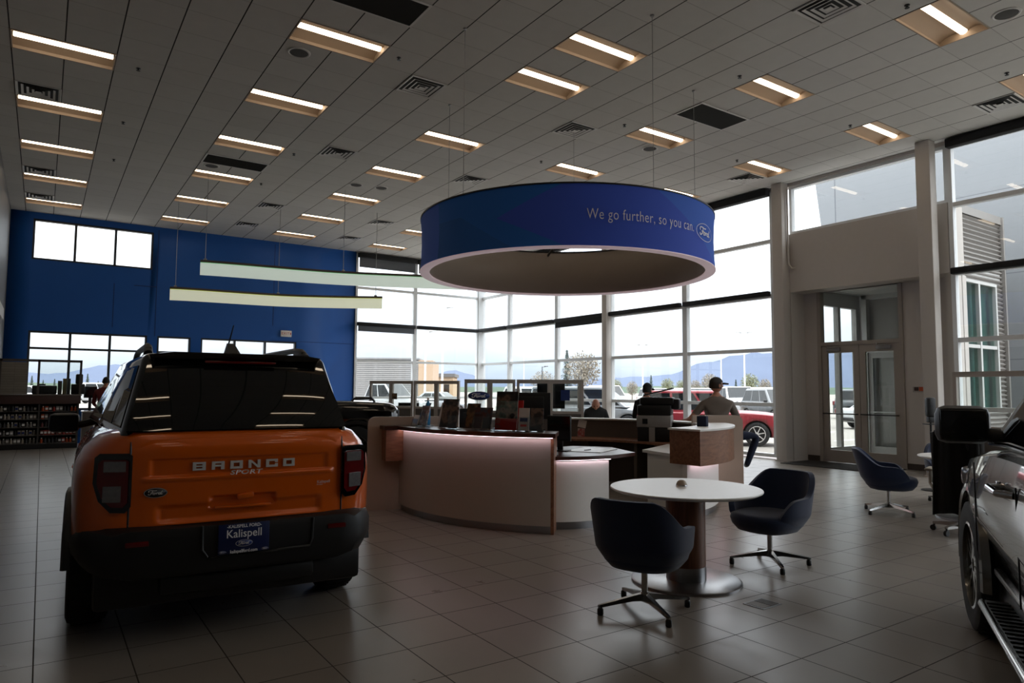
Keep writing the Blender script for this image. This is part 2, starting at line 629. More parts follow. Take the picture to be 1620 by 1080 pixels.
LIGHTS = [(-1, j) for j in (-6, -2, 2, 6, 10, 14, 18, 22, 26, 30, 34)] + [(4, j) for j in (-6, -2, 2, 6, 10, 14, 18, 22, 26, 30, 34)] + [(9, j) for j in (-6, -2, 2, 5, 11, 13, 18, 22, 26, 30, 34)] + \
         [(14, j) for j in (-6, -2, 2, 6, 10, 14, 18, 22, 26, 30, 34)] + [(19, j) for j in (-6, -2, 2, 6, 10, 14, 18, 22, 26, 30)]
hole = set()
for i, j in LIGHTS:
    hole |= {(i, j), (i + 1, j)}
mb = MB()
xs = [XL - 0.05] + [cellx(i) for i in range(-1, 22)] + [XW + 0.02]
ys = [YB] + [celly(j) for j in range(-8, 37)] + [YW + 0.02]
VV = {}
def gv(a, b):
    if (a, b) not in VV:
        VV[(a, b)] = mb.v((xs[a], ys[b], ZC))
    return VV[(a, b)]
for a in range(len(xs) - 1):
    for b in range(len(ys) - 1):
        if (a - 2, b - 9) in hole:
            continue
        mb.face([gv(a, b), gv(a, b + 1), gv(a + 1, b + 1), gv(a + 1, b)])
mb.box(XL - 0.3, XW + 0.3, YB - 0.3, YW + 0.3, ZC + 0.35, ZC + 0.45)
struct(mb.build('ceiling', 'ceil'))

def wall_holes(name, axis, pos, th, u0, u1, z0, z1, holes, mat, uv_extra=None):
    """slab wall along u (x if axis==1, y if axis==0) with rectangular holes"""
    mb = MB()
    us = sorted({u0, u1} | {h[0] for h in holes} | {h[1] for h in holes})
    zs = sorted({z0, z1} | {h[2] for h in holes} | {h[3] for h in holes})
    us = [u for u in us if u0 <= u <= u1]
    zs = [z for z in zs if z0 <= z <= z1]
    def inh(u, z):
        return any(h[0] < u < h[1] and h[2] < z < h[3] for h in holes)
    for a, b in zip(us, us[1:]):
        for c, d in zip(zs, zs[1:]):
            if inh((a + b) / 2, (c + d) / 2):
                continue
            if axis == 1:
                mb.box(a, b, pos, pos + th, c, d)
            else:
                mb.box(pos, pos + th, a, b, c, d)
    return struct(mb.build(name, mat, merge=1e-4))

# blue far wall with its four windows
far_holes = [(-0.38, 2.50, 4.92, 6.02), (-0.36, 2.44, 0.9, 3.01), (2.70, 3.59, 0.9, 3.01), (3.87, 6.72, 0.9, 3.01)]
wall_holes('wall_far', 1, YW, 0.22, XL - 0.3, 8.68, 0, ZC + 0.3, far_holes, 'blue_wall')
wall_holes('wall_left', 0, XL - 0.3, 0.3, YB, YW, 0, ZC + 0.3, [], 'greywall')
wall_holes('wall_back', 1, YB - 0.3, 0.3, XL - 0.3, XW + 0.3, 0, ZC + 0.3, [(9.4, 13.4, 0.3, 5.9)], 'greywall')  # opening for the added window behind the camera
# panel joints on the blue wall
mb = MB()
for x0, x1, z0, z1 in ((2.62, 2.635, 3.0, 6.1), (2.05, 2.62, 4.42, 4.44), (1.55, 1.565, 3.2, 4.44), (5.95, 5.965, 3.5, 6.1), (5.95, 8.68, 3.02, 3.03)):
    mb.box(x0, x1, YW - 0.006, YW, z0, z1)
struct(mb.build('trim_1', pm('blue_joint_strip', (8, 40, 96), 0.6)))

WIN = [0]
def window(axis, pos, u0, u1, z0, z1, mulls=(), trans=(), bar=0.06, dep=0.13, inner=0.03, mat='frame', glass='glass', side=1):
    """framed window; frame mesh with one glass child"""
    WIN[0] += 1
    mb = MB()
    def bx(a, b, c, d, dd=dep, off=0.0):
        if axis == 1:
            mb.box(a, b, pos - inner + off, pos - inner + dd, c, d)
        else:
            mb.box(pos - inner + off, pos - inner + dd, a, b, c, d)
    bx(u0, u0 + bar, z0, z1)
    bx(u1 - bar, u1, z0, z1)
    bx(u0 + bar, u1 - bar, z0, z0 + bar)
    bx(u0 + bar, u1 - bar, z1 - bar, z1)
    for u in mulls:
        bx(u - bar * 0.6, u + bar * 0.6, z0 + bar, z1 - bar, off=0.002)
    for z in trans:
        bx(u0 + bar, u1 - bar, z - bar * 0.55, z + bar * 0.55, off=0.012)
    w = struct(mb.build('window_%d' % WIN[0], mat))
    g = MB()
    if axis == 1:
        g.box(u0 + bar * 0.5, u1 - bar * 0.5, pos + 0.035, pos + 0.041, z0 + bar * 0.5, z1 - bar * 0.5)
    else:
        g.box(pos + 0.035, pos + 0.041, u0 + bar * 0.5, u1 - bar * 0.5, z0 + bar * 0.5, z1 - bar * 0.5)
    g.build('glass', glass, w)
    return w

M['dark_frame'] = pm('dark_bronze_window_frame', (58, 60, 64), 0.4, 0.3, var=0.05)
window(1, YW + 0.06, -0.38, 2.50, 4.92, 6.02, (0.59, 1.55), (), 0.05, mat='dark_frame')
window(1, YW + 0.06, -0.36, 2.44, 0.9, 3.01, (0.58, 1.52), (2.55,), 0.05, mat='dark_frame')
window(1, YW + 0.06, 2.70, 3.59, 0.9, 3.01, (), (2.55,), 0.05, mat='dark_frame')
window(1, YW + 0.06, 3.87, 6.72, 0.9, 3.01, (4.84, 5.75), (2.55,), 0.05, mat='dark_frame')
TR = (1.22, 2.47, 3.70, 4.97)
window(1, YW, 8.68, 10.92, 0.04, 6.12, (), TR, 0.07)
window(1, YW, 10.92, 13.60, 0.04, 6.12, (), TR, 0.07)
MULL = [22.2, 20.3, 17.55, 15.0, 12.15, 9.50]
for a, b in zip(MULL, MULL[1:]):
    window(0, XW, b, a, 0.04, 6.12, (), TR, 0.075)
RM = [5.80, 3.15, 0.5, -2.15, -4.8]
for a, b in zip(RM, RM[1:]):
    window(0, XW, b, a, 0.04, 6.12, (), TR, 0.075)
struct(MB().box(XW - 0.1, XW + 0.14, YB, -4.8, 0, ZC).build('wall_right', 'greige'))
window(1, YB - 0.12, 9.4, 13.4, 0.3, 5.9, (11.4,), (2.47, 4.2), 0.075)  # unseen window, added behind the camera to bring in daylight from there
# corner post, header above the glass and sill below
struct(MB().box(13.55, 13.86, 22.12, 22.36, 0, ZC).build('trim_2', 'frame'))
mb = MB()
mb.box(8.68, 13.86, YW - 0.02, YW + 0.2, 6.12, ZC + 0.3)
mb.box(XW - 0.02, XW + 0.2, YB, 22.3, 6.12, ZC + 0.3)
struct(mb.build('trim_3', 'greige'))
# inside window-wall columns
def column(x, y, sx, sy, name='column'):
    mb = MB()
    mb.box(x - sx / 2, x + sx / 2, y - sy / 2, y + sy / 2, 0, ZC, 0.02)
    mb.box(x - sx / 2 - 0.02, x + sx / 2 + 0.02, y - sy / 2 - 0.02, y + sy / 2 + 0.02, 0.0, 0.02)
    return struct(mb.build(name, 'greige' if sy < 0.3 else 'frame'))
column(13.56, 15.0, 0.2, 0.2)
column(13.57, 9.22, 0.26, 0.26)
column(13.45, 6.06, 0.24, 0.26)

mb = MB()
mb.tube([(13.60, 9.05, 6.05), (13.60, 9.05, 4.35), (13.64, 9.0, 4.25), (13.70, 8.95, 4.25)], 0.02, 8)
struct(mb.build('trim_6', 'greige'))
# ------------------------------------------------------------------ entrance: bulkhead, recess walls, double door
XD = 14.2
mb = MB()
mb.box(XW - 0.02, XD + 0.1, 5.82, 9.08, 3.72, 5.03)
mb.box(XD, XD + 0.16, 8.72, 9.08, 0, 3.72)
mb.box(XD, XD + 0.16, 5.82, 6.98, 0, 3.72)
mb.box(XW - 0.02, XD + 0.16, 9.08, 9.40, 0, 5.03)
mb.box(XW + 0.1, XD, 5.83, 5.95, 0, 5.03)
struct(mb.build('wall_entrance', 'greige', sharp=30))
window(0, XW + 0.05, 5.82, 9.10, 5.03, 6.12, (), (), 0.06, glass='glass')
mb = MB()
for a in ((XD - 0.012, XD, 5.82, 6.98), (XD - 0.012, XD, 8.72, 9.06)):
    mb.box(a[0], a[1], a[2], a[3], 0, 0.12)
struct(mb.build('baseboard_entrance', pm('dark_brown_rubber_base', (66, 56, 50), 0.6)))
M['door_alum'] = pm('warm_grey_anodised_door', (164, 156, 147), 0.45, 0.15, var=0.04)
d = thing('door_1', None, None, (XD, 0, 0))
struct(d)
mb = MB()
for y in (6.92, 8.68):
    mb.box(-0.03, 0.12, y, y + 0.08, 0, 3.78)
mb.box(-0.03, 0.12, 7.0, 8.68, 2.52, 2.60)
mb.box(-0.03, 0.12, 7.0, 8.68, 3.72, 3.79)
mb.build('door_frame', 'door_alum', d)
MB().box(0.04, 0.046, 7.0, 8.68, 2.6, 3.72).build('transom_glass', 'glass', d)
for k, (y0, y1) in enumerate(((7.0, 7.84), (7.84, 8.68))):
    mb = MB()
    st = 0.13
    mb.box(0, 0.05, y0 + 0.004, y0 + st, 0.01, 2.52)
    mb.box(0, 0.05, y1 - st, y1 - 0.004, 0.01, 2.52)
    mb.box(0.0, 0.05, y0 + st, y1 - st, 0.01, 0.27)
    mb.box(0.0, 0.05, y0 + st, y1 - st, 2.36, 2.52)
    leaf = mb.build('door_leaf', 'door_alum', d)
    MB().box(0.02, 0.027, y0 + st, y1 - st, 0.27, 2.36).build('glass', 'glass', leaf)
    mb = MB()
    mb.tube([(-0.06, y0 + 0.03, 1.05), (-0.06, y1 - 0.03, 1.05)], 0.014, 8)
    mb.tube([(-0.06, y0 + 0.06, 1.05), (0.0, y0 + 0.06, 1.05)], 0.012, 6)
    mb.tube([(-0.06, y1 - 0.06, 1.05), (0.0, y1 - 0.06, 1.05)], 0.012, 6)
    mb.build('push_bar', 'black', leaf)
    mb = MB()
    yc = y0 + 0.16 if k == 0 else y1 - 0.44
    mb.box(-0.06, 0.0, yc, yc + 0.30, 2.40, 2.47, 0.008)
    mb.tube([(-0.05, yc + 0.05, 2.48), (-0.16, yc + 0.22, 2.48), (-0.03, yc + 0.30, 2.53)], 0.012, 6)
    mb.build('door_closer', 'alum', leaf)
# vestibule beyond the doors
mb = MB()
mb.box(XD + 0.16, 16.3, 8.95, 9.07, 0, 0.25)
mb.box(XD + 0.16, 16.3, 8.95, 9.07, 3.5, 3.95)
mb.box(XD + 0.16, 14.45, 8.95, 9.07, 0.25, 3.5)
mb.box(15.35, 15.45, 8.95, 9.07, 0.25, 3.5)
mb.box(16.12, 16.3, 8.95, 9.07, 0.25, 3.5)
mb.box(XD + 0.1, 16.3, 5.98, 9.07, 3.82, 3.95)
struct(mb.build('wall_vestibule', 'white_metal'))
struct(MB().box(14.45, 16.12, 9.0, 9.01, 0.25, 3.5).build('glass_vestibule', 'pglass'))
d = struct(thing('door_2', None, None, (16.2, 0, 0)))
mb = MB()
for y in (6.1, 6.95, 8.72):
    mb.box(-0.05, 0.1, y, y + 0.12, 0, 3.82)
mb.box(-0.05, 0.1, 6.1, 8.84, 2.45, 2.56)
mb.box(-0.05, 0.1, 6.1, 8.84, 3.72, 3.82)
mb.build('door_frame', 'white_metal', d)
for y0, y1 in ((7.07, 7.89), (7.90, 8.72)):
    mb = MB()
    mb.box(0, 0.05, y0, y0 + 0.1, 0.01, 2.45)
    mb.box(0, 0.05, y1 - 0.1, y1, 0.01, 2.45)
    mb.box(0, 0.05, y0 + 0.1, y1 - 0.1, 0.01, 0.25)
    mb.box(0, 0.05, y0 + 0.1, y1 - 0.1, 2.32, 2.45)
    mb.tube([(-0.05, y0 + 0.03, 1.05), (-0.05, y1 - 0.03, 1.05)], 0.013, 6)
    lf = mb.build('door_leaf', 'white_metal', d)
    MB().box(0.02, 0.027, y0 + 0.1, y1 - 0.1, 0.25, 2.32).build('glass', 'glass', lf)
# corrugated south side of the vestibule, with windows
CORR = pm('corrugated_metal', (150, 146, 142), 0.45, 0.4, var=0.04)
mb = MB()
def corr(x0, x1, z0, z1):
    n = max(2, int((z1 - z0) / 0.0225))
    pts = []
    for k in range(n + 1):
        z = z0 + (z1 - z0) * k / n
        pts.append((5.97 - 0.028 * math.sin((z) / 0.09 * 2 * PI), z))
    a = [mb.v((x0, y, z)) for y, z in pts]
    b = [mb.v((x1, y, z)) for y, z in pts]
    mb.bridge(a, b, close=False)
corr(14.36, 16.36, 3.72, 5.0)
corr(16.0, 16.36, 0.0, 3.72)
corr(14.36, 16.0, 0.0, 1.12)
mb.box(14.36, 16.4, 5.93, 6.1, 5.0, 5.16)
mb.box(16.34, 16.4, 5.9, 9.1, 0, 5.16)
mb.box(14.36, 16.36, 5.99, 6.05, 3.72, 5.0)
mb.box(14.36, 16.36, 5.99, 6.05, 0, 1.12)
struct(mb.build('wall_corrugated', CORR))
window(1, 5.96, 14.36, 16.0, 1.12, 3.72, (15.2,), (2.42,), 0.06, mat='white_metal', glass='green_glass')
struct(MB().box(14.37, 15.98, 6.12, 6.14, 1.1, 3.75).build('trim_4', pm('teal_roller_shade', (96, 128, 122), 0.9)))
# free-standing metal panel portal outside the entrance
M['panel'] = grid_mat('grey_metal_panel', (122, 125, 128), (96, 99, 104), 2.4, 0.6, 0.03, 1.9, 0.35, 0.02, 0.45, var=0.03, cellvar=0.03, axes=(1, 2), bump=0.2)
mb = MB()
mb.prism([(10.62, 6.0), (10.87, 8.2), (11.2, 11.0), (4.6, 11.0), (4.6, 0), (7.0, 0), (7.0, 4.7), (10.5, 4.7)], 0, 17.5, 17.9)
struct(mb.build('wall_portal', 'panel', sharp=25))

# door mat
mt = MB().box(13.0, 14.1, 6.9, 8.95, 0.001, 0.014, 0.004).build('door_mat', pm('dark_entrance_mat', (40, 38, 36), 0.95, var=0.25, scale=60, bump=0.5, bscale=300))
tag(mt, 'dark flat entrance mat on the tiles before the glass double door', 'mat')

# ------------------------------------------------------------------ roller blinds
def blind(axis, u0, u1, z, label, drop=0.0, rad=0.075, mat='dark_blind', dmat='grey_blind'):
    cu = (u0 + u1) / 2
    loc = (cu, YW - 0.12, z) if axis == 1 else (XW - 0.12, cu, z)
    t = thing('roller_blind', label, 'blind', loc, 0.0, 'roller blinds on the window wall')
    h = (u1 - u0) / 2
    mb = MB()
    if axis == 1:
        mb.box(-h, h, -rad, rad, -rad, rad, 0.02)
    else:
        mb.box(-rad, rad, -h, h, -rad, rad, 0.02)
    mb.build('cassette', mat, t)
    if drop:
        mb = MB()
        if axis == 1:
            mb.box(-h + 0.03, h - 0.03, -0.004, 0.004, -drop, -rad + 0.01)
            mb.box(-h + 0.03, h - 0.03, -0.012, 0.012, -drop - 0.03, -drop, 0.005)
        else:
            mb.box(-0.004, 0.004, -h + 0.03, h - 0.03, -drop, -rad + 0.01)
            mb.box(-0.012, 0.012, -h + 0.03, h - 0.03, -drop - 0.03, -drop, 0.005)
        mb.build('blind_fabric', dmat, t)
    return t
nth = ['first', 'second', 'third', 'fourth', 'fifth']
for k, (a, b) in enumerate(zip(MULL, MULL[1:])):
    blind(0, b + 0.05, a - 0.05, 3.74, 'middle-rail dark blind in the %s window bay right of the glass corner' % nth[k], 0.2 if k == 2 else 0.0, 0.06, dmat='dark_blind')
    blind(0, b + 0.05, a - 0.05, 6.09, 'top dark blind under the ceiling, %s window bay right of the glass corner' % nth[k], 0.0, 0.085)
blind(1, 8.72, 10.88, 3.72, 'blind with grey cloth partly down on the middle rail beside the blue wall', 0.22, 0.06)
blind(1, 10.96, 13.5, 3.72, 'dark rolled blind on the middle rail just left of the glass corner', 0.0, 0.06)
blind(1, 8.72, 10.88, 6.07, 'blind with grey cloth partly down under the ceiling beside the blue wall', 0.38, 0.08)
blind(1, 10.96, 13.5, 6.07, 'top blind with grey cloth partly down, just left of the glass corner', 0.38, 0.08)
for k, (a, b) in enumerate(zip(RM[:1], RM[1:2])):
    blind(0, b + 0.05, a - 0.05, 3.72, 'dark blind cassette on the middle rail right of the entrance', 0.0, 0.06)
    blind(0, b + 0.05, a - 0.05, 6.09, 'dark blind cassette under the ceiling right of the entrance', 0.0, 0.085)

# ------------------------------------------------------------------ things fixed in the ceiling
M['troffer'] = pm('troffer_white_reflector', (164, 146, 128), 0.6, var=0.02)
M['lamp_strip'] = emat('warm_lamp_diffuser', (255, 232, 202), 5.5)
def make_light():
    t = thing('ceiling_light', 'x', 'ceiling light', (0, 0, ZC))
    w, d = WX * 2, WY
    mb = MB()
    # concave reflector pans either side of the lamp strip, and end plates
    for s_ in (-1, 1):
        prof = [(s_ * d / 2, 0.0), (s_ * d / 2, 0.045), (s_ * d * 0.40, 0.085), (s_ * d * 0.26, 0.105), (s_ * d * 0.12, 0.10), (s_ * d * 0.08, 0.08)]
        a = [mb.v((-w / 2, y, z)) for y, z in prof]
        b = [mb.v((w / 2, y, z)) for y, z in prof]
        mb.bridge(a, b, close=False)
    for s_ in (-1, 1):
        mb.quad((s_ * w / 2, -d / 2, 0), (s_ * w / 2, d / 2, 0), (s_ * w / 2, d / 2, 0.11), (s_ * w / 2, -d / 2, 0.11))
    mb.build('reflector', 'troffer', t)
    mb = MB()
    prof = [(d * 0.085 * math.cos(PI * k / 8), 0.085 - 0.045 * math.sin(PI * k / 8)) for k in range(9)]
    a = [mb.v((-w / 2 + 0.03, y, z)) for y, z in prof]
    b = [mb.v((w / 2 - 0.03, y, z)) for y, z in prof]
    mb.bridge(a, b, close=False)
    mb.face(a)
    mb.face(b)
    mb.build('lamp_diffuser', 'lamp_strip', t)
    mb = MB()
    e = 0.018
    for x0, x1, y0, y1 in ((-w / 2, w / 2, -d / 2, -d / 2 + e), (-w / 2, w / 2, d / 2 - e, d / 2), (-w / 2, -w / 2 + e, -d / 2, d / 2), (w / 2 - e, w / 2, -d / 2, d / 2)):
        mb.box(x0, x1, y0, y1, -0.006, 0.004)
    mb.build('light_frame', 'troffer', t)
    return t
lt = make_light()
rowname = {-1: 'left row', 4: 'second row', 9: 'middle row', 14: 'fourth row', 19: 'window-side row'}
vis = {-1: [18, 22, 26, 30, 34], 4: [14, 18, 22, 26, 30, 34], 9: [11, 13, 18, 22, 26, 30, 34], 14: [6, 10, 14, 18, 22, 26, 30, 34], 19: [6, 10, 14, 18, 22, 26, 30]}
OUTJ = [-6, -2, 2, 5, 6]
ordn = ['nearest', 'second nearest', 'third nearest', 'fourth nearest', 'fifth nearest', 'sixth nearest', 'seventh nearest', 'eighth nearest']
first = True
for i, j in LIGHTS:
    lb = 'recessed warm ceiling light, ' + (ordn[vis[i].index(j)] + ' in view in the ' if j in vis[i] else '%s out of view overhead in the ' % ordn[4 - OUTJ.index(j)] if j in OUTJ else 'just out of view in the ') + rowname[i]
    loc = (cellx(i) + WX, celly(j) + WY / 2, ZC)
    if first:
        lt.location = loc
        lt['label'] = lb
        lt['group'] = 'recessed ceiling lights'
        first = False
    else:
        dup(lt, loc, None, lb, 'recessed ceiling lights')

M['vent'] = pm('grey_vent_metal', (214, 212, 208), 0.5, 0.0)
M['vent_dark'] = pm('dark_vent_throat', (40, 40, 39), 0.8)
def make_vent():
    t = thing('ceiling_vent', 'x', 'vent', (0, 0, ZC))
    mb = MB()
    h = WX / 2 - 0.01
    mb.box(-h, h, -h, h, -0.006, -0.002)
    mb.build('vent_backing', 'vent_dark', t)
    mb = MB()
    for k, q in enumerate((0.295, 0.225, 0.155, 0.085)):
        r1 = q
        r0 = q - 0.032
        z1, z0 = -0.006, -0.018
        o_ = [mb.v((sx_ * r1, sy_ * r1, z0)) for sx_, sy_ in ((-1, -1), (1, -1), (1, 1), (-1, 1))]
        i_ = [mb.v((sx_ * r0, sy_ * r0, z1)) for sx_, sy_ in ((-1, -1), (1, -1), (1, 1), (-1, 1))]
        mb.bridge(o_, i_)
        if k == 0:
            o2 = [mb.v((sx_ * 0.302, sy_ * 0.302, -0.004)) for sx_, sy_ in ((-1, -1), (1, -1), (1, 1), (-1, 1))]
            mb.bridge(o_, o2)
    mb.box(-0.04, 0.04, -0.04, 0.04, -0.03, -0.02)
    mb.build('louvre', 'vent', t)
    return t
vt = make_vent()
VENTS = [((-1, 21), 'square vent beside the second nearest light of the left row'), ((-1, 29), 'square vent beside the fourth light of the left row'), ((-1, 33), 'square vent beside the last light of the left row'),
         ((7, 15), 'square vent nearest the camera left of the middle row of lights'), ((7, 21), 'second square vent left of the middle row of lights'), ((7, 29), 'third square vent left of the middle row of lights'), ((7, 33), 'farthest square vent left of the middle row of lights'),
         ((12, 7), 'large square vent at the top edge near the window side'), ((12, 15), 'square vent above the left part of the hanging blue ring'), ((12, 21), 'square vent just left of the hanging blue ring'), ((12, 29), 'third square vent right of the middle row of lights'), ((12, 33), 'farthest square vent right of the middle row of lights'),
         ((20, 15), 'square vent near the column left of the entrance'), ((20, 7), 'square vent near the window right of the entrance')]
for k, ((i, j), lb) in enumerate(VENTS):
    loc = (cellx(i) + WX / 2, celly(j) + WY / 2, ZC)
    if k == 0:
        vt.location = loc
        vt['label'] = lb
        vt['group'] = 'square ceiling vents'
    else:
        dup(vt, loc, None, lb, 'square ceiling vents')
for (i, j), lb in (((4, 24), 'dark return-air grille between two lights of the second row'), ((14, 12), 'dark return-air grille with pale frame right of the hanging ring cables'), ((4, 12), 'dark return-air grille cut by the top edge of the view')):
    t = thing('return_grille', lb, 'vent', (cellx(i) + WX, celly(j) + WY / 2, ZC), 0, 'return air grilles')
    mb = MB()
    w, dd = WX - 0.03, WY / 2 - 0.03
    mb.box(-w, w, -dd, dd, -0.006, -0.002)
    for k in range(24):
        y = -dd + 2 * dd * (k + 0.5) / 24
        mb.quad((-w, y, -0.004), (w, y, -0.004), (w, y + 0.012, -0.014), (-w, y + 0.012, -0.014))
    mb.build('grille_slats', pm('dark_grille', (30, 30, 28), 0.7), t)
    mb = MB()
    for x0, x1, y0, y1 in ((-w - 0.03, w + 0.03, -dd - 0.03, -dd), (-w - 0.03, w + 0.03, dd, dd + 0.03), (-w - 0.03, -w, -dd, dd), (w, w + 0.03, -dd, dd)):
        mb.box(x0, x1, y0, y1, -0.014, -0.001)
    mb.build('grille_frame', 'vent', t)
sp0 = None
SPK = [((2.754, 9.359), 'round ceiling speaker under the nearest light of the second row'), ((2.75, 15.32), 'round ceiling speaker beside the dark grille in the second row'), ((6.32, 14.72), 'right one of two small round ceiling speakers left of the blue ring'),
       ((5.75, 14.83), 'left one of two small round ceiling speakers left of the blue ring'), ((9.51, 9.26), 'round ceiling speaker behind the right cable of the blue ring'), ((9.64, 3.34), 'round ceiling speaker in the top right corner')]
for k, ((x, y), lb) in enumerate(SPK):
    if sp0 is None:
        sp0 = thing('ceiling_speaker', lb, 'speaker', (x, y, ZC), 0, 'ceiling speakers')
        MB().lathe([(0.0, -0.014), (0.10, -0.013), (0.125, -0.008)], 28).build('speaker_grille', pm('speaker_mesh', (72, 70, 68), 0.8, bump=0.4, bscale=900), sp0)
        MB().lathe([(0.125, -0.010), (0.14, -0.016), (0.155, -0.010), (0.158, 0.0)], 28).build('speaker_rim', 'vent', sp0)
    else:
        dup(sp0, (x, y, ZC), None, lb, 'ceiling speakers')
SPR = [(0.963, 11.193, 'nearest in the left line'), (0.98, 13.667, 'second in the left line'), (1.014, 16.059, 'third in the left line'), (3.948, 13.56, 'second in the line left of the middle lights'), (3.935, 16.0, 'third in the line left of the middle lights'), (3.96, 8.693, 'nearest in the line left of the middle lights'),
       (8.273, 8.661, 'second in the line past the blue ring'), (8.24, 11.07, 'third in the line past the blue ring'), (8.356, 6.30, 'nearest in the line past the blue ring'), (11.43, 8.715, 'last in the line by the window'), (8.441, 3.943, 'at the top edge left of the right corner light'), (11.52, 6.40, 'second in the line by the window'), (11.46, 4.0, 'nearest in the line by the window')]
s0 = None
for x, y, w in SPR:
    lb = 'tiny dark ceiling sprinkler head, ' + w
    if s0 is None:
        mb = MB()
        mb.lathe([(0.0, 0.0), (0.03, 0.0), (0.032, -0.006), (0.012, -0.008), (0.010, -0.03), (0.028, -0.034), (0.028, -0.038), (0.0, -0.04)], 14)
        s0 = tag(mb.build('sprinkler_head', 'black', loc=(x, y, ZC)), lb, 'sprinkler', 'sprinkler heads')
    else:
        dup(s0, (x, y, ZC), None, lb, 'sprinkler heads')

# EXIT sign on the blue wall
t = thing('exit_sign', 'small white EXIT sign with red letters on the blue wall', 'sign', (6.37, YW - 0.04, 3.26))
MB().box(-0.17, 0.17, -0.03, 0.04, -0.10, 0.10, 0.012).build('sign_box', 'white_lam', t)
vs, fs = text_mesh('EXIT', 0.115, 0.0, sx=0.95, spacing=1.12)
mb = MB()
add_mesh(mb, vs, fs, lambda v: Vector((v.x - 0.03, -0.034, v.y)))
mb.prism([(0.12, -0.05), (0.155, 0.0), (0.12, 0.05)], 1, -0.036, -0.03)
mb.build('lettering', pm('red_exit_letters', (196, 30, 26), 0.5), t)
# white board on the left wall
tag(MB().box(XL, XL + 0.03, 7.0, 20.9, 3.15, 3.42).build('wall_sign', 'white_lam'), 'long white sign strip on the grey wall at the left edge', 'sign')
# ------------------------------------------------------------------ hanging blue ring
RC, RR = (6.333, 7.90), 2.134
def ring_mat():
    m, N, L = new_mat('blue_printed_fabric')
    b = N['Principled BSDF']
    uv = N.new('ShaderNodeUVMap')
    s = N.new('ShaderNodeSeparateXYZ')
    L.new(uv.outputs[0], s.inputs[0])
    u, v = s.outputs[0], s.outputs[1]      # u: degrees, v: 0..1 height
    c0 = lin((34, 110, 206)); c1 = lin((60, 94, 214)); c2 = lin((32, 102, 190)); c3 = lin((60, 110, 220))
    def mixc(fac, a, bcol):
        n = N.new('ShaderNodeMix'); n.data_type = 'RGBA'
        L.new(fac, n.inputs[0])
        if isinstance(a, tuple): n.inputs[6].default_value = (*a, 1)
        else: L.new(a, n.inputs[6])
        n.inputs[7].default_value = (*bcol, 1)
        return n.outputs[2]
    # wedge opening to the right from (-151 deg, mid height)
    av = math_node(N, L, 'ABSOLUTE', math_node(N, L, 'SUBTRACT', v, 0.5))
    w1 = math_node(N, L, 'GREATER_THAN', math_node(N, L, 'SUBTRACT', u, math_node(N, L, 'MULTIPLY', av, 46.0)), -152.0)
    col = mixc(w1, c0, c1)
    w2 = math_node(N, L, 'GREATER_THAN', math_node(N, L, 'ADD', u, math_node(N, L, 'MULTIPLY', v, 40.0)), -58.0)
    col = mixc(w2, col, c3)
    w3 = math_node(N, L, 'LESS_THAN', math_node(N, L, 'ADD', u, math_node(N, L, 'MULTIPLY', v, 34.0)), -146.0)
    w3b = math_node(N, L, 'MULTIPLY', w3, math_node(N, L, 'LESS_THAN', v, 0.62))
    col = mixc(w3b, col, c2)
    L.new(col, b.inputs['Base Color'])
    b.inputs['Roughness'].default_value = 0.75
    return m
rg = thing('hanging_ring_sign', 'large blue ring sign with white slogan hanging on cables above the round counter', 'sign', (RC[0], RC[1], 3.2))
HZ = 0.765
mb = MB()
n = 120
lo, hi = [], []
for k in range(n + 1):
    a = -PI + 2 * PI * k / n
    lo.append(mb.v((RR * math.cos(a), RR * math.sin(a), 0.012)))
    hi.append(mb.v((RR * math.cos(a), RR * math.sin(a), HZ)))
uvl = mb.bm.loops.layers.uv.new('UVMap')
mid = [[mb.v(((RR - 0.02 * math.sin(PI * t)) * math.cos(-PI + 2 * PI * k / n), (RR - 0.02 * math.sin(PI * t)) * math.sin(-PI + 2 * PI * k / n), 0.012 + (HZ - 0.012) * t)) for k in range(n + 1)] for t in (0.25, 0.5, 0.75)]
rows_ = [lo] + mid + [hi]
for q in range(4):
    for k in range(n):
        f = mb.face([rows_[q][k], rows_[q][k + 1], rows_[q + 1][k + 1], rows_[q + 1][k]])
        for lp, (kk, tt) in zip(f.loops, ((k, q), (k + 1, q), (k + 1, q + 1), (k, q + 1))):
            lp[uvl].uv = (-180 + 360 * kk / n, tt / 4)
mb.build('fabric_band', ring_mat(), rg, normals=False)
mb = MB()
mb.lathe([(RR - 0.03, 0.02), (RR - 0.125, 0.02), (RR - 0.125, HZ), (RR - 0.03, HZ)], 120)
mb.build('inner_liner', pm('brown_grey_inner_liner', (158, 147, 138), 0.7, var=0.03), rg, normals=False)
mb = MB()
mb.lathe([(RR + 0.006, 0.0), (RR + 0.006, 0.012), (RR - 0.07, 0.03), (RR - 0.135, 0.02), (RR - 0.135, 0.0), (RR - 0.07, -0.006)], 120, close=True)
rim = pm('white_acrylic_rim', (226, 212, 218), 0.5, emit=(255, 224, 234), estr=0.14)
mb.build('bottom_rim', rim, rg)
mb = MB()
mb.lathe([(RR + 0.008, HZ - 0.012), (RR + 0.008, HZ + 0.006), (RR - 0.135, HZ + 0.006), (RR - 0.135, HZ - 0.012)], 120, close=True)
for a in (0, 60, 120):
    d_ = Vector((math.cos(R(a)), math.sin(R(a)), 0)) * (RR - 0.12)
    mb.tube([-d_ + Vector((0, 0, HZ - 0.06)), d_ + Vector((0, 0, HZ - 0.06))], 0.02, 8)
mb.build('ring_frame', 'black', rg)
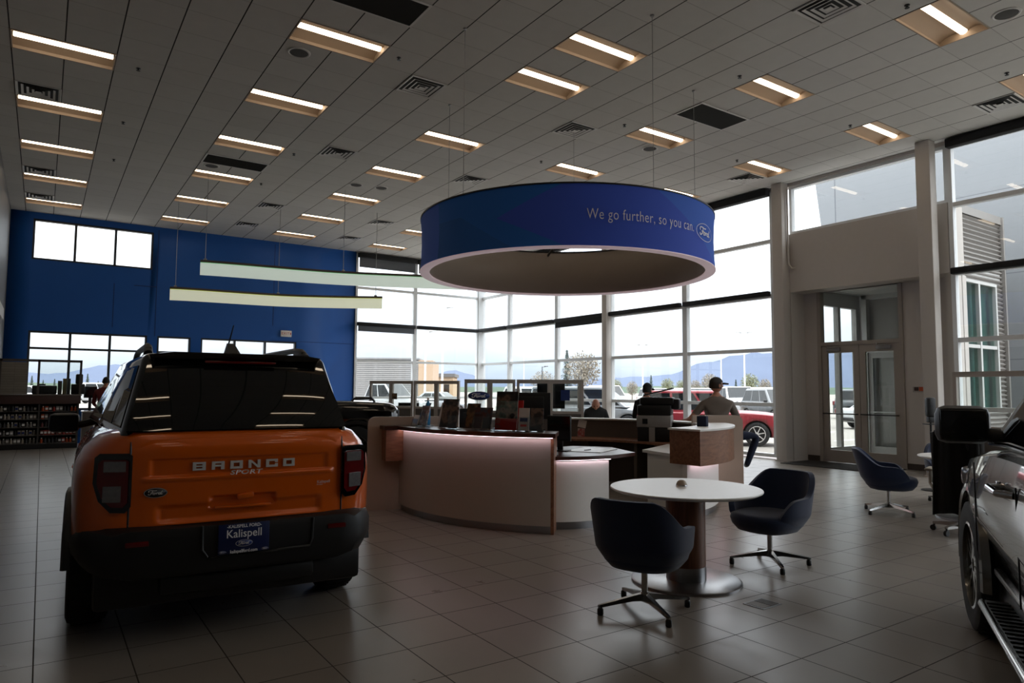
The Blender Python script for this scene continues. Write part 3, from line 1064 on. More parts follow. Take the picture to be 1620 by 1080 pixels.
for a in (-168, -97, -25, 47, 119):
    x, y = 2.05 * math.cos(R(a)), 2.05 * math.sin(R(a))
    mb = MB()
    mb.tube([(x, y, HZ), (x, y, ZC - 3.2)], 0.004, 6)
    mb.lathe([(0, -0.02), (0.022, -0.02), (0.026, 0.0)], 12, Matrix.Translation((x, y, ZC - 3.2)))
    mb.build('suspension_cable', 'alum', rg)
def on_ring(adeg, zc):
    def fn(v, d=0.004):
        a = R(adeg) + v.x / RR
        r = RR + d
        return Vector((r * math.cos(a), r * math.sin(a), zc + v.y))
    return fn
vs, fs = text_mesh('We go further, so you can.', 0.165, 0.0, spacing=1.07, offset=-0.0012)
wd = max(v.x for v in vs) - min(v.x for v in vs)
k_ = (R(-79.3) - R(-121.8)) * RR / wd
mb = MB()
fn0 = on_ring(-100.6, 0.385)
add_mesh(mb, vs, fs, lambda v: fn0(Vector((v.x * k_, v.y * 1.12, 0)), 0.004))
mb.build('slogan_lettering', 'sign_white', rg, normals=False)
fn1 = on_ring(-70.6, 0.37)
badge('oval_emblem', 0.27, 0.118, lambda x, y, d: fn1(Vector((x, y, 0)), 0.003 + d * 0.1), rg, ['logo_blue', 'sign_white'], disc=False, ring_w=0.035, stroke=0.03, n=48)

# ------------------------------------------------------------------ two curved acrylic pendants
def accent_mat(name, tint):
    m, N, L = new_mat(name)
    b = N['Principled BSDF']
    b.inputs['Base Color'].default_value = (*lin((236, 238, 236)), 1)
    b.inputs['Roughness'].default_value = 0.4
    b.inputs['Transmission Weight'].default_value = 0.0
    tr = N.new('ShaderNodeBsdfTranslucent')
    tr.inputs[0].default_value = (*lin([int(245 * 0.88 + q * 0.12) for q in tint]), 1)
    ms = N.new('ShaderNodeMixShader')
    ms.inputs[0].default_value = 0.6
    out = N['Material Output']
    L.new(b.outputs[0], ms.inputs[1])
    L.new(tr.outputs[0], ms.inputs[2])
    em = N.new('ShaderNodeEmission')
    em.inputs[0].default_value = (*lin([int(226 * 0.9 + q * 0.1) for q in tint]), 1)
    em.inputs[1].default_value = 0.2
    ad = N.new('ShaderNodeAddShader')
    L.new(ms.outputs[0], ad.inputs[0])
    L.new(em.outputs[0], ad.inputs[1])
    L.new(ad.outputs[0], out.inputs[0])
    return m
def pendant(label, pts, z, h, tint, cab, knobs):
    t = thing('curved_pendant_light', label, 'pendant light', (pts[0][0], pts[0][1], z), 0, 'curved pendants by the blue wall')
    c = catmull([(p[0] - pts[0][0], p[1] - pts[0][1]) for p in pts], 10)
    mb = MB()
    rows = []
    for i, p in enumerate(c):
        tg = (c[min(i + 1, len(c) - 1)] - c[max(i - 1, 0)]).normalized()
        nn = Vector((-tg.y, tg.x)) * 0.012
        rows.append([(p.x + nn.x, p.y + nn.y, 0), (p.x - nn.x, p.y - nn.y, 0), (p.x - nn.x, p.y - nn.y, -h), (p.x + nn.x, p.y + nn.y, -h)])
    mb.loft(rows)
    mb.build('acrylic_fin', accent_mat('frosted_acrylic_' + cat_id(label), tint), t)
    mb = MB()
    rows = []
    for i, p in enumerate(c):
        tg = (c[min(i + 1, len(c) - 1)] - c[max(i - 1, 0)]).normalized()
        nn = Vector((-tg.y, tg.x)) * 0.035
        rows.append([(p.x + nn.x, p.y + nn.y, 0.055), (p.x - nn.x, p.y - nn.y, 0.055), (p.x - nn.x, p.y - nn.y, 0.005), (p.x + nn.x, p.y + nn.y, 0.005)])
    mb.loft(rows)
    mb.build('light_channel', 'taupe_dark', t)
    # coloured light strip under the channel
    mb = MB()
    rows = []
    for i, p in enumerate(c):
        tg = (c[min(i + 1, len(c) - 1)] - c[max(i - 1, 0)]).normalized()
        nn = Vector((-tg.y, tg.x))
        rows.append([(p.x - nn.x * 0.016, p.y - nn.y * 0.016, 0.004), (p.x - nn.x * 0.030, p.y - nn.y * 0.030, 0.004), (p.x - nn.x * 0.030, p.y - nn.y * 0.030, -0.004), (p.x - nn.x * 0.016, p.y - nn.y * 0.016, -0.004)])
    mb.loft(rows)
    mb.build('light_strip', emat('led_' + cat_id(label), tint, 0.35), t)
    for fr in cab:
        p = c[int(fr * (len(c) - 1))]
        mb = MB()
        mb.tube([(p.x, p.y, 0.05), (p.x, p.y, ZC - z)], 0.006, 6)
        mb.box(p.x - 0.03, p.x + 0.03, p.y - 0.03, p.y + 0.03, 0.05, 0.09, 0.01)
        mb.build('suspension_cable', 'alum', t)
    return t
def cat_id(s):
    return s.split()[0].lower()
pendant('upper of two long curved pendants of frosted acrylic, faint green glow', [(2.69, 15.83), (3.32, 15.72), (5.5, 15.43), (7.31, 14.78), (8.3, 14.35), (9.2, 13.8)], 4.2, 0.27, (150, 235, 160), (0.07, 0.42, 0.9), ())
pendant('lower of two long curved pendants of frosted acrylic, yellow green glow', [(2.46, 18.32), (3.0, 18.2), (4.94, 18.0), (6.2, 17.5), (7.32, 16.83)], 3.9, 0.27, (222, 232, 60), (0.12, 0.5, 0.95), ())

# ------------------------------------------------------------------ round reception counter
KC = (6.16, 7.585)
def arc(r, a0, a1, n=24):
    return [(r * math.cos(R(a0 + (a1 - a0) * k / n)), r * math.sin(R(a0 + (a1 - a0) * k / n))) for k in range(n + 1)]
def arc_slab(mb, r0, r1, a0, a1, z0, z1, n=32):
    pts = arc(r1, a0, a1, n) + arc(r0, a1, a0, n)
    A = [mb.v((x, y, z0)) for x, y in pts]
    B = [mb.v((x, y, z1)) for x, y in pts]
    m_ = len(pts)
    for i in range(m_):
        mb.face([A[i], A[(i + 1) % m_], B[(i + 1) % m_], B[i]])
    h_ = n + 1
    for i in range(n):
        mb.face([A[i], A[i + 1], A[m_ - 2 - i], A[m_ - 1 - i]])
        mb.face([B[i], B[i + 1], B[m_ - 2 - i], B[m_ - 1 - i]])
    return mb
ked = emat('pink_white_led', (255, 222, 233), 5.0)
kc = thing('reception_counter', 'high curved cream reception counter with dark wood top and pinkish light strip', 'counter', (KC[0], KC[1], 0))
arc_slab(MB(), 2.36, 2.42, 168, 227, 0.085, 1.0, 48).build('front_panel', 'counter_white', kc, sharp=50)
arc_slab(MB(), 2.33, 2.385, 168, 227, 0.0, 0.085, 48).build('kick_plate', 'steel', kc, sharp=50)
_m = arc_slab(MB(), 2.02, 2.50, 167.3, 227.5, 1.015, 1.06, 48)
arc_slab(_m, 2.45, 2.67, 167.3, 172.5, 1.015, 1.06, 8)
_m.build('counter_top', 'wood_dark', kc, sharp=50)
arc_slab(MB(), 2.445, 2.475, 171.5, 226.8, 1.0105, 1.0145, 48).build('light_strip', ked, kc, sharp=50)
arc_slab(MB(), 1.55, 2.36, 168, 226, 0.70, 0.735, 40).build('inner_worktop', 'wood', kc, sharp=50)
arc_slab(MB(), 2.10, 2.64, 167.3, 172.0, 0.63, 1.012, 12).build('wood_box', 'wood', kc, sharp=40)
mb = MB()
arc_slab(mb, 2.06, 2.42, 226.2, 227, 0.0, 1.0, 2)
mb.build('end_panel', 'wood', kc)
# low desk joined to the right end of the counter
ld = thing('low_desk', 'low white reception desk with LED glow, between the high counter and the gap', 'desk', (0, 0, 0))
fp = catmull([(4.62, 6.06), (4.78, 5.95), (4.98, 5.88), (5.30, 5.83)], 8)
mb = MB()
A = [(p.x, p.y) for p in fp]
mb.prism(A + [(p[0] + 0.01, p[1] + 0.05) for p in A[::-1]], 2, 0.085, 0.735)
mb.build('front_panel', 'desk_white', ld, sharp=50)
mb = MB()
mb.prism([(p[0], p[1] + 0.04) for p in A] + [(p[0] + 0.01, p[1] + 0.08) for p in A[::-1]], 2, 0, 0.085)
mb.build('kick_plate', 'steel', ld, sharp=50)
mb = MB()
mb.prism([(4.56, 5.99), (4.78, 5.89), (5.0, 5.83), (5.3, 5.79), (5.78, 5.90), (6.05, 6.6), (5.75, 7.0), (5.2, 6.95)], 2, 0.755, 0.795)
mb.build('desk_top', 'wood_dark', ld)
mb = MB()
mb.prism([(p[0], p[1] - 0.034) for p in A] + [(p[0], p[1] - 0.012) for p in A[::-1]], 2, 0.750, 0.7545)
mb.build('light_strip', ked, ld, sharp=50)
mb = MB()
mb.prism([(5.24, 5.9), (5.29, 5.9), (5.6, 6.8), (5.55, 6.8)], 2, 0, 0.755)
mb.build('side_panel', 'wood_dark', ld)
# right-hand pedestal with overhanging wood box
kr = thing('counter_pedestal', 'white curved counter pedestal with overhanging walnut box, right of the gap', 'counter', (KC[0], KC[1], 0))
arc_slab(MB(), 1.93, 2.0, -85.5, -31, 0.085, 0.9, 40).build('front_panel', 'desk_white', kr, sharp=50)
arc_slab(MB(), 1.90, 1.965, -85.5, -31, 0.0, 0.085, 40).build('kick_plate', 'steel', kr, sharp=50)
mb = MB()
mb.prism([(0.155, -1.985), (0.195, -1.985), (0.40, -1.15), (0.36, -1.15)], 2, 0.085, 0.65)
mb.prism([(0.225, -1.72), (0.265, -1.72), (0.40, -1.15), (0.36, -1.15)], 2, 0.65, 0.715)
mb.build('side_panel', 'desk_white', kr)
mb = MB()
mb.prism([(0.185, -1.95), (0.215, -1.95), (0.42, -1.17), (0.39, -1.17)], 2, 0.0, 0.085)
mb.build('side_kick_plate', 'steel', kr)
mb = MB()
mb.prism([(0.20, -1.73), (0.32, -1.1), (0.45, -1.05), (1.30, -0.62), (1.40, -1.0), (1.0, -1.4), (0.55, -1.66)], 2, 0.72, 0.755)
mb.build('desk_top', 'white_lam', kr)
arc_slab(MB(), 1.76, 2.20, -86, -33, 0.65, 1.05, 40).build('wood_box', 'wood', kr, sharp=40)
arc_slab(MB(), 1.74, 2.215, -86.4, -32.5, 1.05, 1.072, 40).build('box_top', 'white_lam', kr, sharp=50)
arc_slab(MB(), 2.03, 2.06, -84, -33, 0.645, 0.6495, 40).build('light_strip', ked, kr, sharp=50)
# radial divider panels with rounded outer corner
def divider(label, ang, r0, r1, h):
    pts = [(r0, 0), (r1, 0)] + [(r1 - 0.09 + 0.09 * math.cos(R(a)), h - 0.09 + 0.09 * math.sin(R(a))) for a in range(0, 91, 15)] + [(r0, h)]
    rot = Matrix.Rotation(R(ang), 4, 'Z')
    mb = MB()
    mb.prism(pts, 1, -0.03, 0.03, rot)
    o = mb.build('divider_panel', 'taupe', None, (KC[0], KC[1], 0))
    tag(o, label, 'panel')
    return o
divider('taupe rounded-corner divider panel at the left end of the round counter', 166.3, 1.75, 2.81, 1.165)
divider('taupe rounded-corner divider panel at the right end of the round counter', -28.7, 1.78, 2.52, 1.17)
# rear half of the counter
kb = thing('rear_counter', 'grey rear half of the round counter with thin white top', 'counter', (KC[0], KC[1], 0))
arc_slab(MB(), 2.08, 2.14, -27, 100, 0.0, 1.02, 60).build('curved_wall', 'taupe_dark', kb, sharp=50)
arc_slab(MB(), 2.04, 2.30, -27, 100, 1.02, 1.045, 60).build('counter_top', 'white_lam', kb, sharp=50)
arc_slab(MB(), 1.52, 2.08, -24, 96, 0.70, 0.735, 50).build('inner_worktop', 'wood', kb, sharp=50)
for a in (10, 40, 70):
    arc_slab(MB(), 1.6, 2.08, a, a + 2, 0.0, 0.70, 2).build('worktop_support', 'taupe_dark', kb)

def K(r, a, z):
    return Vector((KC[0] + r * math.cos(R(a)), KC[1] + r * math.sin(R(a)), z))

# ------------------------------------------------------------------ things on the counter
M['acrylic'] = glass_mat('clear_acrylic', (0.90, 0.93, 0.94), 1.6)
def picture_mat(name, bg_, blobs, seed=0):
    """print with soft colour patches"""
    m, N, L = new_mat(name)
    b = N['Principled BSDF']
    tcn = N.new('ShaderNodeTexCoord')
    n = N.new('ShaderNodeTexNoise')
    n.inputs['Scale'].default_value = 9
    n.inputs['Detail'].default_value = 2
    mpn = N.new('ShaderNodeMapping')
    mpn.inputs['Location'].default_value = (seed * 3.1, seed * 1.7, seed)
    L.new(tcn.outputs['Object'], mpn.inputs[0])
    L.new(mpn.outputs[0], n.inputs['Vector'])
    r = N.new('ShaderNodeValToRGB')
    r.color_ramp.interpolation = 'EASE'
    r.color_ramp.elements[0].position = 0.35
    r.color_ramp.elements[0].color = (*lin(bg_), 1)
    r.color_ramp.elements[1].position = 0.7
    r.color_ramp.elements[1].color = (*lin(blobs[-1]), 1)
    for k, c in enumerate(blobs[:-1]):
        e = r.color_ramp.elements.new(0.45 + 0.12 * k)
        e.color = (*lin(c), 1)
    L.new(n.outputs[0], r.inputs[0])
    L.new(r.outputs[0], b.inputs['Base Color'])
    b.inputs['Roughness'].default_value = 0.3
    return m
def stand(name, label, cat, a, w, h, mat, lean=14, r=2.27, feet=True, group=None, face=None, blocks=(), thick=0.012, z0=1.06):
    """leaning card in a clear holder, facing outward"""
    p = K(r, a, z0)
    t = thing(name, label, cat, p, R(a + 90 if face is None else face), group)
    rot = Matrix.Rotation(R(-lean), 4, 'X')
    off = Matrix.Translation((0, 0.0, 0.012))
    mt = off @ rot
    mb = MB()
    mb.box(-w / 2, w / 2, -thick / 2, thick / 2, 0, h, 0, mt)
    mb.build('card', mat, t)
    for k, (x0, x1, za, zb, bm_) in enumerate(blocks):
        b2 = MB()
        b2.box(x0 * w, x1 * w, -thick / 2 - 0.002, -thick / 2, za * h, zb * h, 0, mt)
        b2.build('printed_block', bm_, t)
    if feet:
        mb = MB()
        mb.box(-w / 2 - 0.012, w / 2 + 0.012, -0.016, -0.011, 0.0, h * 0.6, 0, mt)
        mb.box(-w / 2 - 0.012, w / 2 + 0.012, -0.016, 0.09, 0.0, 0.006)
        for s_ in (-1, 1):
            mb.box(s_ * (w / 2 + 0.006) - 0.004, s_ * (w / 2 + 0.006) + 0.004, -0.016, 0.09, 0.0, 0.03)
        mb.build('clear_holder', 'acrylic', t)
    return t
PB = lambda nm, c, var=0.1: pm(nm, c, 0.4, var=var)
dk = picture_mat('dark_photo_print', (22, 19, 19), [(50, 42, 38), (120, 96, 80), (30, 27, 30)], 1)
dk2 = picture_mat('dark_bike_print', (30, 26, 24), [(80, 62, 50), (140, 108, 78), (34, 28, 28)], 2)
lt_ = picture_mat('pale_photo_print', (206, 200, 196), [(160, 120, 110), (90, 84, 96), (220, 214, 208)], 3)
mg = picture_mat('magazine_print', (160, 130, 104), [(96, 46, 40), (66, 72, 82), (190, 160, 124)], 4)
gr = picture_mat('landscape_print', (84, 84, 74), [(104, 124, 116), (170, 158, 142), (30, 30, 30)], 5)
redm = PB('red_print', (190, 30, 24))
whm = PB('white_print', (214, 208, 206), 0.03)
stand('brochure_holder', 'slanted clear holder with grey leaflets at the left end of the counter', 'holder', 170.5, 0.18, 0.30, lt_, 26, 2.2, True)
stand('leaflet', 'plain white leaflet in front of the slanted clear holder', 'leaflet', 175, 0.16, 0.13, whm, 18, 2.32, True)
stand('brochure_stand', 'white framed brochure in a clear stand, second stand from the left', 'brochure', 180, 0.19, 0.25, lt_, 12, 2.3, True, blocks=((-0.42, 0.42, 0.78, 0.92, PB('brown_print', (112, 70, 52))), (-0.42, 0.1, 0.3, 0.72, mg)))
stand('leaflet_card', 'tall blank white card behind the framed brochure', 'card', 183.5, 0.17, 0.29, whm, 14, 2.12, False)
stand('poster_card', 'wide black photo poster leaning on the counter, left of centre', 'poster', 191.5, 0.27, 0.34, dk, 12, 2.26, False)
stand('brochure_stand', 'black picture brochure in a clear stand with white feet', 'brochure', 196.0, 0.13, 0.25, dk, 10, 2.34, True)
stand('poster_card', 'brown and black wheel poster beside the magazines on the counter', 'poster', 200.3, 0.19, 0.29, dk2, 10, 2.2, False)
stand('magazine_rack', 'pair of magazines in a clear rack on the counter', 'magazine', 206, 0.23, 0.25, mg, 12, 2.32, True, blocks=((-0.48, -0.02, 0.05, 0.7, PB('maroon_print', (60, 22, 20))), (0.02, 0.48, 0.05, 0.55, PB('slate_print', (44, 48, 54)))))
stand('poster_card', 'tallest poster on the counter, landscape photo above a red panel', 'poster', 212.75, 0.26, 0.43, gr, 8, 2.26, True, blocks=((-0.5, 0.5, 0.0, 0.30, redm), (-0.47, -0.27, 0.17, 0.27, PB('pink_print', (190, 120, 112))), (-0.47, -0.27, 0.04, 0.13, PB('pink_print_low', (190, 120, 112))), (-0.5, 0.5, 0.75, 1.0, dk)))
stand('folder', 'plain bright red folder standing right of the tallest poster', 'folder', 216.3, 0.07, 0.33, redm, 8, 2.2, False)
stand('brochure_stand', 'narrow white brochure with a small oval emblem and red patch', 'brochure', 218.3, 0.12, 0.25, whm, 10, 2.3, True, blocks=((-0.36, 0.36, 0.40, 0.56, 'logo_blue'), (-0.3, 0.3, 0.18, 0.28, redm)))
stand('brochure_stand', 'dark brochure in a clear stand at the right end of the counter', 'brochure', 222, 0.14, 0.25, dk, 10, 2.3, True)
# small tall blue bottle and grey phone behind the leaflets
t = thing('spray_bottle', 'small bright blue bottle behind the leaflets on the counter', 'bottle', K(2.1, 172, 1.06))
MB().lathe([(0, 0), (0.03, 0), (0.032, 0.01), (0.032, 0.24), (0.026, 0.28), (0.013, 0.30), (0.013, 0.33)], 18).build('bottle_body', pm('bright_blue_plastic', (40, 140, 200), 0.35), t)
MB().lathe([(0.0155, 0.315), (0.0155, 0.35), (0.0, 0.352)], 16).build('cap', 'white_lam', t)

def monitor(label, loc, rz, w=0.52, h=0.31, z=0.735, neck=0.16, group=None):
    t = thing('computer_monitor', label, 'monitor', (loc[0], loc[1], z), rz, group)
    mb = MB()
    mb.box(-w / 2, w / 2, -0.018, 0.02, neck, neck + h, 0.008)
    mb.box(-w / 2 + 0.08, w / 2 - 0.08, 0.02, 0.045, neck + 0.05, neck + h - 0.05, 0.01)
    mb.build('monitor_case', 'black', t)
    MB().box(-w / 2 + 0.012, w / 2 - 0.012, -0.020, -0.017, neck + 0.015, neck + h - 0.012).build('monitor_screen', 'screen', t)
    mb = MB()
    mb.box(-0.035, 0.035, 0.022, 0.045, 0.012, neck + 0.1, 0.006)
    mb.box(-0.12, 0.12, -0.07, 0.10, 0.0, 0.014, 0.006)
    mb.build('monitor_stand', 'black', t)
    return t
def at_ang(x, y):
    return math.atan2(y, x)
monitor('black monitor seen from behind above the right end of the high counter', (5.02, 7.0), R(140), 0.56, 0.33, 0.735, 0.42)
monitor('second black monitor inside the round counter, left of the other', (4.55, 7.55), R(110), 0.42, 0.28, 0.735, 0.26)
monitor('small black monitor tilted beside the white map on the low desk', (5.12, 6.5), R(-60), 0.30, 0.30, 0.795, 0.12)
mp_ = MB()
mp_.box(-0.30, 0.30, -0.22, 0.22, 0, 0.006)
o = tag(mp_.build('desk_map', picture_mat('white_map_print', (226, 224, 220), [(214, 212, 208), (190, 190, 188), (226, 226, 224)], 6), None, (5.53, 6.38, 0.7955), rotz=R(28)), 'large white printed sheet lying on the low desk', 'sheet')
t = tag(MB().tube([(0, 0, 0.006), (0.14, 0.05, 0.006)], 0.005, 8).build('pen', 'black', None, (5.36, 6.32, 0.802)), 'black pen lying on the white sheet on the low desk', 'pen')
# tablets / blue box on the right pedestal
t = thing('tissue_box', 'small dark blue box standing on the walnut pedestal', 'box', K(1.88, -66, 1.072), R(-66))
MB().box(-0.06, 0.06, -0.05, 0.05, 0, 0.13, 0.006).build('box_body', 'navy', t)
MB().box(-0.035, 0.035, -0.008, 0.008, 0.13, 0.145).build('box_slot', 'paper', t)
# multifunction printer on the rear worktop
t = thing('printer', 'large black and grey office printer on the rear worktop of the round counter', 'printer', (8.0, 7.72, 0.735), R(-52))
MB().box(-0.25, 0.25, -0.24, 0.24, 0.0, 0.22, 0.015).build('paper_cassette', 'black', t)
MB().box(-0.07, 0.02, -0.25, -0.238, 0.0, 0.22).build('grey_band', pm('grey_printer_plastic', (150, 148, 146), 0.5), t)
MB().box(-0.26, 0.26, -0.25, 0.25, 0.22, 0.40, 0.012).build('printer_body', pm('light_grey_printer_plastic', (150, 148, 146), 0.5), t)
MB().box(-0.17, -0.09, -0.254, -0.25, 0.27, 0.35).build('control_window', 'screen', t)
MB().box(-0.25, 0.26, -0.24, 0.25, 0.40, 0.56, 0.02).build('scanner_body', 'black', t)
mb = MB()
mb.box(-0.22, 0.30, -0.20, 0.22, 0.56, 0.68, 0.03)
mb.box(0.26, 0.38, -0.16, 0.2, 0.50, 0.66, 0.02)
mb.build('document_feeder', 'black', t)
mb = MB()
mb.box(-0.2, 0.26, -0.16, 0.16, -0.008, 0.008, 0, Matrix.Translation((0.03, 0.02, 0.76)) @ Matrix.Rotation(R(-14), 4, 'Y'))
mb.build('feeder_tray', 'black', t)
# papers taped to the inside of the rear counter
def paper(label, loc, rz, w, h, tilt, mat='paper'):
    mb = MB()
    mb.box(-w / 2, w / 2, -0.002, 0.002, -h / 2, h / 2, 0, Matrix.Rotation(R(tilt), 4, 'Y'))
    return tag(mb.build('taped_paper', mat, None, loc, rotz=rz), label, 'paper')
paper('upper tilted white sheet taped inside the rear counter wall', K(2.074, 45, 0.95), R(45 - 90), 0.14, 0.13, 12)
paper('lower white sheet with a red band taped inside the rear counter', K(2.074, 45.5, 0.80), R(45.5 - 90), 0.12, 0.14, 2, picture_mat('red_band_print', (220, 216, 212), [(214, 206, 202), (180, 80, 74), (222, 220, 216)], 8))
t = thing('storage_bin', 'pale open bin under the worktop beside the low desk monitor', 'bin', K(1.80, 75, 0.735), R(-15))
mb = MB(); mb.box(-0.14, 0.14, -0.1, 0.1, 0, 0.012); mb.box(-0.14, -0.13, -0.1, 0.1, 0, 0.2); mb.box(0.13, 0.14, -0.1, 0.1, 0, 0.2); mb.box(-0.14, 0.14, 0.09, 0.1, 0, 0.2); mb.box(-0.14, 0.14, -0.1, -0.09, 0, 0.12)
mb.build('bin_body', 'taupe', t)

# ------------------------------------------------------------------ glazed cubicle partitions behind the counter
M['pframe'] = pm('taupe_partition_frame', (186, 178, 170), 0.5, 0.1, var=0.04)
M['pfab'] = pm('grey_partition_fabric', (104, 98, 92), 0.9, var=0.1, scale=60, bump=0.2, bscale=300)
def partition(label, p0, p1, npan, h=1.7, gz=1.12, group='glazed cubicle partitions', mid=()):
    p0 = Vector((*p0, 0)); p1 = Vector((*p1, 0))
    Ln = (p1 - p0).length
    rz = math.atan2(p1.y - p0.y, p1.x - p0.x)
    t = thing('cubicle_partition', label, 'partition', p0, rz, group)
    mb = MB()
    wp = Ln / npan
    for k in range(npan):
        x0, x1 = k * wp, (k + 1) * wp
        mb.box(x0 + 0.002, x0 + 0.05, -0.03, 0.03, 0, h)
        mb.box(x1 - 0.05, x1 - 0.002, -0.03, 0.03, 0, h)
        mb.box(x0 + 0.05, x1 - 0.05, -0.03, 0.03, h - 0.06, h)
        mb.box(x0 + 0.05, x1 - 0.05, -0.03, 0.03, gz - 0.05, gz)
    mb.box(0, Ln, -0.034, 0.034, h, h + 0.015)
    mb.build('partition_frame', 'pframe', t)
    for k in range(npan):
        x0, x1 = k * wp, (k + 1) * wp
        MB().box(x0 + 0.05, x1 - 0.05, -0.004, 0.004, gz, h - 0.06).build('glass_panel', 'pglass', t)
        MB().box(x0 + 0.05, x1 - 0.05, -0.02, 0.02, 0.05, gz - 0.05).build('fabric_panel', 'pfab', t)
    return t
partition('glazed partition run of two panes behind the counter, with the blue oval sign', (6.74, 11.5), (7.48, 10.85), 2)
partition('glazed partition of two panes in front of the desk monitor, right of the oval sign', (7.50, 10.83), (8.45, 9.98), 2)
partition('short glazed partition return next to the bald seated man', (9.50, 11.35), (9.80, 11.75), 1, 1.66)
partition('left glazed partition of two panes above the black car hood', (6.50, 15.55), (7.15, 14.55), 2)
partition('glazed partition of two narrow panes left of the gap before the oval sign', (7.16, 14.52), (7.78, 13.5), 2)
pr_ = partition('taupe framed glazed partition right of the hand sanitizer, behind the car mirror', (10.86, 4.62), (10.75, 2.9), 1, 1.8, 1.05)
# oval sign on the partition pane
t = thing('oval_sign', 'blue oval sign with white script on the partition glass behind the counter', 'sign', (6.93, 11.27, 1.40), math.atan2(-0.65, 0.74))
badge('oval_plate', 0.22, 0.085, lambda x, y, d: Vector((x, -0.012 - d, y)), t, ['logo_blue', 'sign_white'], ring_w=0.03, stroke=0.035)
monitor('dark monitor seen through the right partition pane behind the counter', (8.30, 10.80), R(-40), 0.55, 0.5, 0.735, 0.42)
def desk(label, loc, rz, w=1.6, d_=0.75, group='cubicle desks'):
    t = thing('office_desk', label, 'desk', (loc[0], loc[1], 0), rz, group)
    MB().box(-w / 2, w / 2, -d_ / 2, d_ / 2, 0.70, 0.735, 0.006).build('desk_top', 'white_lam', t)
    for sx_ in (-1, 1):
        for sy_ in (-1, 1):
            x, y = sx_ * (w / 2 - 0.05), sy_ * (d_ / 2 - 0.05)
            MB().box(x - 0.025, x + 0.025, y - 0.025, y + 0.025, 0, 0.70).build('leg', 'pframe', t)
    return t
desk('white cubicle desk carrying the dark monitor behind the partition', (8.30, 10.80), R(-42), 1.0, 0.6)
desk('white cubicle desk in front of the bald seated man', (9.30, 10.22), R(-45), 1.0, 0.5)
desk('white cubicle desk behind the left partition', (7.35, 15.2), R(-55))
monitor('dark monitor on the desk behind the left partition', (7.3, 15.1), R(-35), 0.5, 0.3)
# blue poster hung on the partition pane
tag(MB().box(-0.085, 0.085, -0.006, 0.0, 0, 0.20).build('blue_poster', pm('blue_poster_print', (30, 52, 112), 0.5, var=0.2), None, (8.17, 10.19, 1.32), rotz=math.atan2(-0.85, 0.95)), 'small blue poster on the partition pane right of the monitor', 'poster')
tag(MB().box(-0.07, 0.07, -0.006, 0.0, 0, 0.14).build('photo_print', dk2, None, (6.86, 14.95, 1.28), rotz=math.atan2(-1.0, 0.65)), 'small dark photo on the left glazed partition', 'photo')

# ------------------------------------------------------------------ round tables and blue chairs
def round_table(label, loc, rad, group=None):
    t = thing('round_table', label, 'table', (loc[0], loc[1], 0), 0, group)
    MB().lathe([(0, 0.712), (rad - 0.03, 0.712), (rad - 0.004, 0.724), (rad, 0.732), (rad - 0.004, 0.74), (0, 0.74)], 72).build('table_top', 'white_lam', t)
    MB().lathe([(0.155, 0.13), (0.155, 0.712)], 40).build('column', 'wood_v', t)
    MB().lathe([(0.157, 0.02), (0.157, 0.13), (0.15, 0.131)], 40).build('column_collar', 'steel', t)
    MB().lathe([(0, 0.022), (rad * 0.69, 0.022), (rad * 0.72, 0.016), (rad * 0.72, 0.0), (0, 0.0)], 64).build('base_plate', 'steel', t)
    return t
round_table('round white table with walnut column and steel disc base in the foreground', (4.335, 3.86), 0.60)
round_table('round white table at the right edge, mostly hidden by the car mirror', (9.40, 3.80), 0.60)
pt = thing('table_dome', 'small beige dome on the foreground round table', 'ornament', (4.36, 3.92, 0.74))
MB().lathe([(0.0, 0.052), (0.018, 0.050), (0.034, 0.038), (0.042, 0.02), (0.044, 0.0), (0, 0)], 24).build('dome_body', pm('beige_ceramic', (158, 140, 122), 0.5), pt)
MB().lathe([(0.045, 0.0), (0.047, 0.006), (0.045, 0.012)], 24).build('dome_base_ring', 'chrome', pt)

